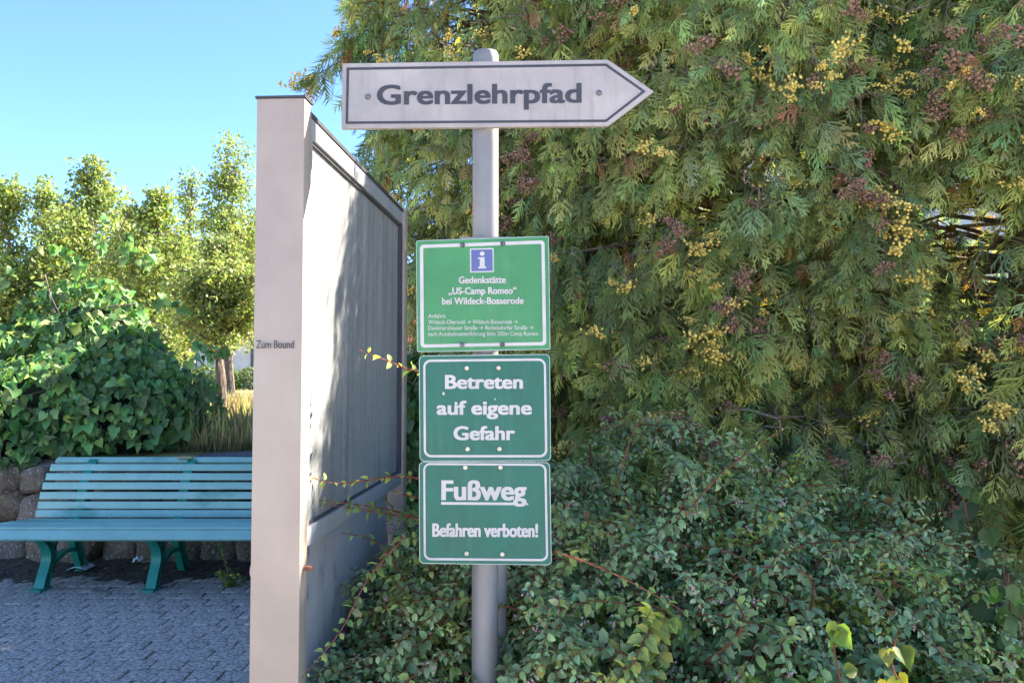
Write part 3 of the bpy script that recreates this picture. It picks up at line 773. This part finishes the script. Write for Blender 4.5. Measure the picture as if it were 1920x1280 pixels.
C = vary((.15, .265, .085), n, .3, .11); yl = r.uniform(0, 1, n) < .12; C[yl] = C[yl] * (1.8, 1.5, 1.0)
tv = [leaf_template('ivy', np.random.default_rng(k)) for k in range(5)] + [leaf_template('heart', np.random.default_rng(k + 9)) for k in range(4)]
scatter(ivy, tv, P, frames(dirs, nor), r.uniform(.055, .125, n), C, M['ivy'], 'leaf', 'leaf_mass', 300)
mb = MB()
for k in range(60):
    i = r.integers(0, n); a = P[i]; b = a + unit(r.normal(size=3) + np.array((0, .3, -.6))) * r.uniform(.2, .5); m_ = (a + b) / 2 + r.normal(0, .06, 3)
    mb.tube([a, m_, b], [.003, .006, .008], 5, False)
mb.build('stems', M['twig'], ivy, True)['kind'] = 'stuff'
# added core blocks see-through; dark colour stands in for shade inside the mound
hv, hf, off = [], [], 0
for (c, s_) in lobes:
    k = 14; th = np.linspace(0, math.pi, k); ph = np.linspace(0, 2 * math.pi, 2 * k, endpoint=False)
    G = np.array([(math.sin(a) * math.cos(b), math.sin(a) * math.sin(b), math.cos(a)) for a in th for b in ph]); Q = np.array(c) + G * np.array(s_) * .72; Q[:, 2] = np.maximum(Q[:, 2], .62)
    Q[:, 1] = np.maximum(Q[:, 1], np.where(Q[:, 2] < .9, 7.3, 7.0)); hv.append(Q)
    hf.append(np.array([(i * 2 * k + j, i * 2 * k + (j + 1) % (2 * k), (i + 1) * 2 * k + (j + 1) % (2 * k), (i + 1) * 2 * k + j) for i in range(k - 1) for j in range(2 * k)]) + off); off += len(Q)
o = mobj('shade_core', mesh_np('shade_core', np.concatenate(hv), np.concatenate(hf), True), m_plain('core_shade', (.02, .026, .012), .95, 0, .4, 14), ivy); o['kind'] = 'stuff'

# ------------------------------------------------------------------ thuja trees
hi_t = [spray_template(np.random.default_rng(k), .13, 2) for k in range(6)]
mid_t = [spray_template(np.random.default_rng(20 + k), .15, 1) for k in range(3)]
lo_t = [spray_template(np.random.default_rng(40 + k), .15, 0) for k in range(2)]
TEMPS = hi_t + mid_t + lo_t
def cone_mesh(seed, yellow):
    r = np.random.default_rng(seed); V, T = [], []; k = 30 if yellow else 40
    c0 = r.normal(0, 1, (4, 3)) * (.014, .010, .010)
    for i in range(k):
        c = c0[i % 4] + r.normal(0, .009, 3) * (1.2, 1, 1); a = unit(r.normal(size=3) + np.array((0, 0, .9 if yellow else .2))); b = unit(np.cross(a, r.normal(size=3))); e = np.cross(a, b)
        l, wd = r.uniform(.008, .012), r.uniform(.0042, .006); o = len(V)
        V += [c - a * l * .6, c + b * wd, c + e * wd, c - b * wd, c - e * wd, c + a * l]
        T += [(o, o+2, o+1), (o, o+3, o+2), (o, o+4, o+3), (o, o+1, o+4), (o+5, o+1, o+2), (o+5, o+2, o+3), (o+5, o+3, o+4), (o+5, o+4, o+1)]
    n = len(V); base = np.array((.66, .49, .12)) if yellow else np.array((.27, .15, .10))
    tint = np.repeat(base[None] * np.exp(r.normal(0, .22, (n // 6, 1))), 6, 0)
    m_ = mesh_np('cone_cluster', np.array(V), np.array(T), False, tint); m_.materials.append(M['cone']); return m_
cones_y = [cone_mesh(k, True) for k in range(4)]; cones_b = [cone_mesh(k + 10, False) for k in range(4)]

def thuja(label, cx_, cy_, R, top, seed, nb, ny, nbr, shape, hi=True, extra=()):
    r = np.random.default_rng(seed); t = tag(empty('thuja_tree', (cx_, cy_, 0)), label, 'tree', None)
    mb = MB(); mb.tube([(cx_, cy_, -.05), (cx_ + .05, cy_, 1.2), (cx_ - .03, cy_ + .04, 2.8), (cx_ + .02, cy_, top - .5)], [.15, .12, .09, .02], 10); mb.build('trunk', M['bark'], t, True)
    limbs = MB(); tw = MB(); P, D, Nm, K, Hh = [], [], [], [], []; tipsC = []
    for b in range(nb):
        z = r.uniform(.25, 1) if b % 5 == 0 else .25 + (top - .35) * r.uniform(0, 1) ** .9
        if b % 5 == 0: z = r.uniform(.3, 3.6)
        a = r.uniform(0, 6.283)
        if r.uniform() < .62: a = math.radians(r.uniform(165, 350))                 # fuller towards the light of the open side
        prof = float(np.interp(z, *shape))
        rr = R * prof * r.choice([r.uniform(.55, .8), r.uniform(.85, 1.1)], p=[.35, .65]); out = np.array((math.cos(a), math.sin(a), 0))
        b0 = np.array((cx_, cy_, z + .35 * r.uniform(0, 1) - .1 * rr)); tip = np.array((cx_, cy_, z)) + out * rr; side = np.array((-out[1], out[0], 0))
        if bumps(tip[None], 3.4, seed)[0] < (-.88 if seed == 303 else -.95): continue
        mid = (b0 + tip) / 2 + np.array((0, 0, .10 * rr)) + side * r.normal(0, .06); q0 = tip + out * .05 + np.array((0, 0, -.10))
        if rr > .3: limbs.tube([b0 + out * .08, mid, tip, q0], [.016, .010, .005, .002], 5, False)
        path = [mid + (tip - mid) * .2, mid + (tip - mid) * .6, tip, q0]
        ns = int(r.uniform(34, 54)); clump = r.normal(0, .2); kk = 0
        bw = r.uniform(.09, .17)
        for i in range(ns):
            u = r.uniform(0, 1) ** .7; x = u * 3; j = int(min(2, x)); p = path[j] + (path[j+1] - path[j]) * (x - j)
            off = side * r.normal(0, bw) + np.array((0, 0, r.normal(-.07, .085))) + out * r.normal(0, .06)
            P.append(p + off); dv = out * r.uniform(.0, .9) + side * np.sign(off @ side) * abs(r.normal(0, .55)) + np.array((0, 0, -1)) * r.uniform(.4, 1.5)
            D.append(dv); Nm.append(out * .8 + r.normal(0, .6, 3) + np.array((0, 0, .35))); K.append(clump); Hh.append(u)
            if i % 9 == 0: tw.tube([p, p + off * .6 + np.array((0, 0, .02)), p + off], [.004, .003, .0015], 3, False)
        if r.uniform() < .8: tipsC.append((tip + out * .04, out, side))
    for (a0, a1), (b0_, b1_), dd in extra:                       # boughs that break the outline
        A_, B_ = pt(a0, a1, dd + .35), pt(b0_, b1_, dd); ax_ = unit(B_ - A_); limbs.tube([A_, (A_ + B_) / 2 + np.array((0, 0, .05)), B_], [.01, .006, .002], 5, False); ck = r.normal(0, .1)
        for i in range(60):
            u = r.uniform(0, 1) ** .8; P.append(A_ + (B_ - A_) * u + np.array((0, 0, .05 * math.sin(3.1 * u))) + r.normal(0, .05 * (1.25 - u), 3)); D.append(ax_ * r.uniform(.3, 1) + np.array((0, 0, -.6)) + r.normal(0, .4, 3)); Nm.append(np.array((-.2, -.8, .4)) + r.normal(0, .4, 3)); K.append(ck); Hh.append(u)
        tipsC.append((B_ + np.array((.06, 0, 0)), np.array((-.3, -.95, 0)), np.array((.95, -.3, 0))))
    limbs.build('limbs', M['twig'], t, True)['kind'] = 'stuff'
    # bare hanging twigs in the openings
    for k in range(150):
        a = math.radians(r.uniform(170, 330)); z = r.uniform(1.0, min(top - .6, 3.7)); o_ = np.array((math.cos(a), math.sin(a), 0)); p = np.array((cx_, cy_, z)) + o_ * R * r.uniform(.7, 1.02)
        q = [p]; dv = unit(o_ * .4 + np.array((0, 0, -.6)) + r.normal(0, .5, 3))
        for s_ in range(4): dv = unit(dv + r.normal(0, .35, 3) + np.array((0, 0, -.1))); q.append(q[-1] + dv * r.uniform(.04, .09))
        tw.tube(q, [.0034, .003, .0025, .002, .001], 3, False)
    tw.build('twigs', M['twig'], t, True)['kind'] = 'stuff'
    P, D, Nm, K, Hh = map(np.array, (P, D, Nm, K, Hh)); n = len(P)
    P[:, 2] = np.maximum(P[:, 2], .05)
    px, py, dz = project(P); view = unit(np.array((0, 0, HC)) - P); outw = unit(P - np.array((cx_, cy_, 0)) * 1.0 - np.stack([np.zeros(n), np.zeros(n), P[:, 2]], 1))
    facing = (outw * view).sum(1); infr = (px > 480) & (px < 2080) & (py > -150) & (py < 1000)
    near = (px > 300) & (px < 2900) & (py > -300) & (facing > -.1); kind = np.where(infr & (px < 1960) & (py > -40) & (py < 900) & (facing > .38) & (Hh > .36) & hi, 2, np.where(infr | near, 1, 0))
    ti = np.where(kind == 2, r.integers(0, 6, n), np.where(kind == 1, 6 + r.integers(0, 3, n), 9 + r.integers(0, 2, n)))
    # upper fresh growth yellower, inner sprays older
    C = np.where((K > .05)[:, None], (.325, .335, .092), (.25, .305, .10)) * np.exp(r.normal(0, .2, (n, 1)) + K[:, None]) * np.exp(r.normal(0, .07, (n, 3)))
    blue = r.uniform(0, 1, n) < .22; C[blue] *= (.82, 1.02, 1.35); old = (Hh < .22) & (r.uniform(0, 1, n) < .35); C[old] = C[old] * (1.5, .7, .6)
    dead = r.uniform(0, 1, n) < .012; C[dead] = (.36, .16, .08)
    S = r.uniform(.42, 1.15, n); S[kind == 0] *= 1.35
    scatter(t, TEMPS, P, frames(D, Nm), S, C, M['thuja'], 'leaf_spray', 'crown', 300 if hi else 0, ti)
    inv = world_of(t).inverted(); vis = []
    for c, o_, s_ in tipsC:
        a, b, _ = project([c]);
        if 540 < a[0] < 1960 and -30 < b[0] < 1000 and (o_ * (np.array((0, 0, HC)) - c)).sum() > 0: vis.append((c, o_, s_))
    vis = [vis[i] for i in r.permutation(len(vis))]
    for k in range(min(len(vis) * 5, ny + nbr)):
        yel = k < ny; half = max(1, int(len(vis) * .42)); c, o_, s_ = vis[int(half * r.uniform() ** 1.5)] if yel else vis[min(len(vis) - 1, int(half * .7 + (len(vis) - half * .7) * r.uniform() ** 1.4))]
        ob = bpy.data.objects.new('seed_cluster' if yel else 'cone_cluster', (cones_y if yel else cones_b)[r.integers(0, 4)]); COL.objects.link(ob); ob.parent = t
        p = c + o_ * r.uniform(.06, .18) + s_ * r.normal(0, .075) + np.array((0, 0, r.normal(-.05, .06)))
        ob.matrix_local = inv @ (Matrix.Translation(Vector(p)) @ Matrix.Rotation(r.uniform(0, 6.28), 4, 'Z') @ Matrix.Scale(float(r.uniform(.8, 1.75)), 4))
    return t
thuja('left thuja of the hedge, its ragged edge against the blue sky', .15, 5.65, 1.0, 6.2, 301, 520, 170, 80, ([0, 1.5, 2.3, 3.1, 4.2, 5.2, 6.2], [.72, .74, .82, 1.08, 1.15, .95, .15]), True, [((720, 95), (578, 150), 4.9), ((730, 60), (640, 85), 5.0), ((760, 20), (655, 10), 5.0), ((790, 250), (712, 330), 4.95), ((800, 380), (752, 440), 4.9), ((820, 430), (772, 520), 4.85)])
thuja('middle thuja of the hedge, dense with brown cones and yellow seed clusters', 1.30, 4.75, 1.12, 5.2, 302, 545, 190, 220, ([0, .8, 2.8, 4, 5.2], [.85, 1, 1, .8, .12]))
thuja('right thuja of the hedge with white house wall showing through its gaps', 2.75, 4.35, 1.12, 4.5, 303, 520, 190, 200, ([0, .8, 2.9, 3.7, 4.5], [.85, 1, 1, .75, .1]))
thuja('rear thuja added behind the left and middle ones to keep sun off the paving', 0.6, 7.0, .95, 6.0, 304, 390, 0, 0, ([0, .8, 3, 4.8, 6.0], [.6, .8, 1, .95, .2]), False)  # hidden tree added to block sun patches on the paving

# ------------------------------------------------------------------ arching shrub around the post
shrub = tag(empty('snowberry_shrub', (.5, 2.9, 0)), 'wide arching shrub with small blue-green leaves and reddish canes round the post', 'shrub')
r = np.random.default_rng(77)
RX = np.array([-.62, -.4, -.15, .2, .6, 1.0, 1.4, 1.75, 2.1, 2.4]); RZ = np.array([.72, .88, 1.02, 1.22, 1.36, 1.28, 1.08, .82, .5, .25])
def hgt(x, y):
    return np.interp(x, RX, RZ) * (1 - .5 * (np.clip(3.15 - y, 0, 1.4) / 1.2) ** 1.3) * (1 - .25 * np.clip(y - 3.4, 0, 1))
LP, LD, LN, LS, LC = [], [], [], [], []; canes = MB(); flowers = []
def leafy(path, ls, colour, every=.028, flower=True, r0=.003):
    """opposite leaves along a twig path"""
    path = [np.asarray(p, float) for p in path]; seg = np.array([np.linalg.norm(b - a) for a, b in zip(path, path[1:])]); L = seg.sum(); cum = np.concatenate([[0], np.cumsum(seg)])
    s_ = .01; k = 0
    while s_ < L:
        j = min(len(seg) - 1, int(np.searchsorted(cum, s_) - 1)); j = max(0, j); t = (path[j+1] - path[j]) / (seg[j] + 1e-9); p = path[j] + t * (s_ - cum[j])
        a = np.cross(t, (0, 0, 1.)); a = a / (np.linalg.norm(a) + 1e-6); up = np.cross(a, t)
        sd = a if k % 2 == 0 else unit(a * .45 + up * .6 + r.normal(0, .1, 3))
        sz = ls * (1 - .55 * (s_ / L) ** 2) * r.uniform(.55, 1.35)
        for sg in (-1, 1):
            dv = unit(sd * sg + t * .55 + r.normal(0, .22, 3)); LP.append(p + dv * .003); LD.append(dv); LN.append(unit(up * .8 + np.array((0, -.25, .5)) + r.normal(0, .35, 3))); LS.append(sz); LC.append((np.array((.3, .17, .08)) if r.uniform() < .012 else colour) * (.82 + .6 * (s_ / L) ** 1.5) * np.exp(r.normal(0, .16)) * np.exp(r.normal(0, .06, 3)))
        s_ += every * r.uniform(.8, 1.25); k += 1
    canes.tube(path, [r0 * (1.1 - .8 * i / (len(path) - 1)) for i in range(len(path))], 3 if r0 < .002 else 4, False)
    if flower and r.uniform() < .3: flowers.append(path[-1])
for c in range(540):
    x, y = (r.uniform(-.55, 2.2) if c % 3 else r.uniform(-.52, .0)), 1.75 + 1.9 * r.uniform(0, 1) ** .85
    if (x < -.45 and y < 2.25) or (abs(x - xp) < .10 and y < 2.42 and r.uniform() < .85): continue
    lay = r.uniform(0, 1) ** 1.6; zt_ = hgt(x, y) * (1 - .45 * lay) + r.normal(0, .03); zt_ = max(.15, zt_)
    root = np.array((np.clip(x * .6 + .2 + r.normal(0, .2), -.35, 1.7), np.clip(y + r.uniform(.1, .7), 2.3, 3.6), 0))
    hd_ = unit(np.array((x - .55 + r.normal(0, .45), -.55 + r.normal(0, .55), 0))); ln = r.uniform(.35, .75)
    peak = np.array((x, y, zt_)); tip = peak + hd_ * ln * .62 + np.array((0, 0, -ln * r.uniform(.15, .5))); pre = peak - hd_ * ln * .4 + np.array((0, 0, -.06))
    q1 = root + (pre - root) * .55 + np.array((0, 0, .08)); P_ = [Vector(v) for v in (root, q1, pre, peak, (peak + tip) / 2 + np.array((0, 0, .03)), tip)]
    path = [np.array(v) for v in curve(P_, 20)]
    if any(abs(p[0] - xp) < .05 and abs(p[1] - PD) < .05 for p in path): continue
    for p in path: p[0] = max(p[0], -.525 + .06 * (p[1] - 2.2) + r.uniform(0, .03))
    canes.tube(path[:11], [.0065 - .0003 * i for i in range(11)], 5, False)
    yellowish = r.uniform(); col = np.array((.32, .42, .20)) if yellowish < .72 else (np.array((.38, .45, .14)) if yellowish < .93 else np.array((.5, .52, .12)))
    big = .046 if y < 2.35 else .037
    leafy(path[8:], big, col, .029, True, .0035)
    for k in range(int(r.uniform(5, 10))):
        i = int(r.uniform(7, len(path) - 2)); p = path[i]; t = unit(path[i + 1] - path[i]); dv = unit(t * .8 + r.normal(0, .55, 3) + np.array((0, 0, .15))); l = r.uniform(.08, .24)
        leafy([p, p + dv * l * .5 + np.array((0, 0, .01)), p + dv * l + np.array((0, 0, -.02 - .1 * l))], big * .85, col, .025, True, .0018)
# long single canes reaching out past the signs towards the case
for pts_, d0, d1, bright in (([(800, 897), (740, 893), (690, 900), (630, 906), (570, 890)], 2.55, 2.36, 1), ([(800, 975), (740, 958), (690, 948), (630, 941), (572, 935)], 2.6, 2.42, 0),
                             ([(800, 972), (740, 965), (680, 955), (605, 945)], 2.55, 2.45, 0), ([(800, 700), (760, 690), (720, 674), (672, 655)], 2.5, 2.42, 1), ([(760, 1090), (720, 1030), (690, 1008), (640, 998)], 2.75, 2.62, 0),
                             ([(800, 935), (770, 930), (735, 920)], 2.6, 2.55, 1), ([(1285, 965), (1340, 900), (1400, 850), (1455, 812), (1475, 800)], 2.5, 2.55, 0), ([(1040, 1033), (1130, 1065), (1220, 1110), (1290, 1150)], 2.15, 2.1, 0),
                             ([(760, 1005), (690, 1085), (640, 1180), (566, 1270)], 2.3, 2.05, 0), ([(1150, 930), (1200, 790), (1290, 770)], 2.9, 2.95, 0)):
    P_ = [pt(a, b, d0 + (d1 - d0) * k / (len(pts_) - 1)) for k, (a, b) in enumerate(pts_)]
    leafy(curve(P_, 12), .030, np.array((.36, .42, .10)) if bright else np.array((.2, .29, .09)), .034, False, .0032)
LP, LD, LN, LS, LC = map(np.array, (LP, LD, LN, LS, LC)); n = len(LP)
tv = [leaf_template('ovate', np.random.default_rng(k)) for k in range(6)]
scatter(shrub, tv, LP, frames(LD, LN), LS, LC, M['leaf'], 'leaf', 'leaf_mass', 300)
canes.build('canes', M['cane'], shrub, True)['kind'] = 'stuff'
V, T = [], []
for p in flowers:
    for k in range(5):
        c = p + r.normal(0, .007, 3); s_ = .0035; o = len(V); V += [c + np.array(q) * s_ for q in ((1,0,0),(-1,0,0),(0,1,0),(0,-1,0),(0,0,1.4),(0,0,-1.4))]
        T += [(o, o+2, o+4), (o+2, o+1, o+4), (o+1, o+3, o+4), (o+3, o, o+4), (o+2, o, o+5), (o+1, o+2, o+5), (o+3, o+1, o+5), (o, o+3, o+5)]
o = mobj('flowers', mesh_np('flowers', np.array(V), np.array(T), False, np.repeat(np.array((.5, .3, .32))[None] * np.exp(r.normal(0, .2, (len(V), 1))), 1, 0)), M['cone'], shrub); o['kind'] = 'stuff'
# leaf litter and shade under the shrub
sheet('shrub_bed', -.52, 6, 1.6, 7.1, -.008, M['soil'])
n = 9000; x = r.uniform(-.5, 2.1, n); y = r.uniform(2.05, 3.7, n); z = hgt(x, y) * r.uniform(.15, .74, n); k = ~((np.abs(x - xp) < .08) & (y < 2.5)) & (x > -.50 + .06 * (y - 2.2)); P = np.stack([x, y, z], 1)[k]; n = len(P)
scatter(shrub, tv, P, frames(unit(r.normal(size=(n, 3)) + np.array((0, -.3, -.2))), unit(r.normal(size=(n, 3)) * .6 + np.array((0, -.3, .8)))), r.uniform(.022, .036, n), vary((.22, .30, .13), n, .2), M['leaf'], 'leaf', 'inner_leaves', 0)

# ------------------------------------------------------------------ climbers at the right, bush behind the signs
def vine(name, label, cat, stems, ls, col, kind, npairs, seed, spread=.06):
    r = np.random.default_rng(seed); t = tag(empty(name, tuple(stems[0][0] * (1, 1, 0))), label, cat); P, S, mb = [], [], MB()
    for st in stems:
        pth = curve(list(st), 16); mb.tube(pth, .0025, 5, False)
        for k in range(npairs):
            i = r.integers(1, len(pth)); P.append(pth[i] + r.normal(0, spread, 3))
    mb.build('stems', M['cane'], t, True)['kind'] = 'stuff'; P = np.array(P); n = len(P)
    P[:, 2] = np.maximum(P[:, 2], .04)
    scatter(t, [leaf_template(kind, np.random.default_rng(k)) for k in range(4)], P, frames(unit(r.normal(0, .45, (n, 3)) + np.array((0, -.2, -1))), unit(r.normal(0, .4, (n, 3)) + np.array((-.2, -.9, .4)))), r.uniform(.7, 1.2, n) * ls, vary(col, n, .22), M['ivy'] if kind == 'ivy' else M['leaf'], 'leaf', 'leaf_mass', min(n - 1, 120))
vine('bindweed', 'bright yellow-green heart-leaved bindweed climbing through the shrub', 'climber', [[pt(1690, 1290, 2.0), pt(1672, 1240, 2.0), pt(1680, 1195, 2.02)], [pt(1580, 1290, 2.05), pt(1565, 1220, 2.05), pt(1572, 1165, 2.08)]], .05, (.2, .26, .04), 'heart', 5, 5, .012)
vine('climbing_plant', 'dark broad-leaved climber at the foot of the right thuja', 'climber', [[pt(1880, 1400, 2.75), pt(1860, 1150, 2.8), pt(1820, 1000, 2.95), pt(1805, 930, 3.0)], [pt(1910, 1400, 2.7), pt(1900, 1180, 2.7), pt(1880, 1060, 2.75)], [pt(1840, 1400, 2.8), pt(1850, 1230, 2.8), pt(1870, 1120, 2.8)]], .066, (.09, .15, .05), 'heart', 26, 6, .05)
vine('nettle', 'pale green nettle beside the dark climber at the hedge foot', 'plant', [[pt(1890, 1420, 2.6), pt(1895, 1200, 2.6), pt(1890, 1075, 2.6)], [pt(1935, 1420, 2.5), pt(1925, 1250, 2.5), pt(1915, 1150, 2.5)]], .055, (.16, .24, .06), 'ovate', 22, 7, .03)
b = tag(empty('lilac_bush', (-.62, 5.2, 0)), 'dark green broad-leaved bush between notice case and signs', 'bush'); r = np.random.default_rng(91); n = 2600
g = unit(r.normal(size=(n, 3))) * r.uniform(.5, 1, (n, 1)) ** .5; P = np.array((-.55, 5.3, .85)) + g * (.36, .55, .92); mb = MB()
for k in range(9): mb.tube([(-.55 + r.normal(0, .05), 5.3 + r.normal(0, .05), -.02), (-.55 + r.normal(0, .1), 5.3 + r.normal(0, .1), .7), P[k * 9]], [.012, .009, .003], 5, False)
mb.build('stems', M['twig'], b, True)['kind'] = 'stuff'
scatter(b, [leaf_template('heart', np.random.default_rng(k)) for k in range(4)], P, frames(unit(r.normal(0, .5, (n, 3)) + np.array((0, 0, -1))), unit(g + np.array((0, -.2, .5)))), r.uniform(.05, .085, n), vary((.06, .13, .035), n, .25), M['leaf'], 'leaf', 'leaf_mass', 60)

# ------------------------------------------------------------------ small things on the ground
def paper(name, label, cat, px, py, sx, sy, crumple, seed, col):
    r = np.random.default_rng(seed); d_ = HC * F / (py - 706); c = pt(px, py, d_); n = 7; V = []
    for i in range(n):
        for j in range(n):
            a, b_ = i / (n - 1) - .5, j / (n - 1) - .5; V.append((c[0] + a * sx, c[1] + b_ * sy, .03 + (.12 * sx * math.cos(a * 3.5) + r.uniform(0, crumple))))
    Fq = [(i * n + j, (i + 1) * n + j, (i + 1) * n + j + 1, i * n + j + 1) for i in range(n - 1) for j in range(n - 1)]
    o = mobj(name, mesh_np(name, V, np.array(Fq), crumple < .02), m_plain(name, col, .7, 0, .05)); o.modifiers.new('thickness', 'SOLIDIFY').thickness = .0015
    return tag(o, label, cat)
paper('paper_sheet', 'curled white paper lying on the soil under the bench', 'paper', 153, 1066, .15, .17, .004, 1, (.66, .66, .7))
paper('tissue', 'crumpled white tissue at the foot of the stone wall', 'tissue', 261, 1056, .085, .08, .05, 2, (.72, .71, .70))
wd_ = tag(empty('weed', tuple(pt(436, 1095, HC * F / (1095 - 706)) * (1, 1, 0))), 'thin weed with small yellow flowers growing from the paving beside the case', 'weed')
r = np.random.default_rng(4); mb = MB(); P = []; fl = []; dw = HC * F / (1095 - 706)
for pts_ in ([(432, 1096), (424, 1060), (415, 1035), (405, 1008)], [(434, 1096), (428, 1085), (415, 1076)], [(437, 1096), (438, 1082), (433, 1078)], [(440, 1096), (444, 1085), (446, 1077)], [(433, 1096), (424, 1082), (411, 1072)]):
    pth = curve([pt(a, b_, dw) for a, b_ in pts_], 9); mb.tube(pth, .0022, 4, False); fl.append(pth[-1]); P += [q + r.normal(0, .012, 3) for q in pth for _ in range(2)]
mb.build('stems', m_plain('weed_stem', (.17, .2, .06), .7), wd_, True)
P = np.array(P + [pt(436 + r.normal(0, 6), 1092, dw) + r.normal(0, .01, 3) for _ in range(30)]); P[:, 2] = np.maximum(P[:, 2], .012); n = len(P)
scatter(wd_, [leaf_template('ovate', np.random.default_rng(k)) for k in range(3)], P, frames(unit(r.normal(size=(n, 3)) + np.array((0, 0, .4))), unit(r.normal(size=(n, 3)))), r.uniform(.018, .05, n), vary((.16, .2, .06), n, .25), M['leaf'], 'leaf', 'leaf_mass', 20)
ym = m_plain('yellow_petal', (.75, .52, .02), .6)
for p in fl[1:]: MB().lathe(p, [(.002, -.004), (.010, 0), (.009, .004), (.003, .006)], 9, 1).build('flower', ym, wd_)
# fallen leaves on the soil
lm = mesh_np('fallen_leaf', *leaf_template('ovate', np.random.default_rng(3)), False, (.26, .13, .06)); lm.materials.append(M['leaf'])
for k in range(46):
    x, y = random.uniform(-4.4, -1.9), random.uniform(6.25, 6.95); o = bpy.data.objects.new('fallen_leaf', lm); COL.objects.link(o); o.location = (x, y, .03); s_ = random.uniform(.02, .045); o.scale = (s_,) * 3
    o.rotation_euler = (random.gauss(0, .3), random.gauss(0, .3), random.uniform(0, 6.28)); tag(o, 'small dry brown leaf lying on the soil below the bench', 'leaf', 'fallen leaves under the bench')
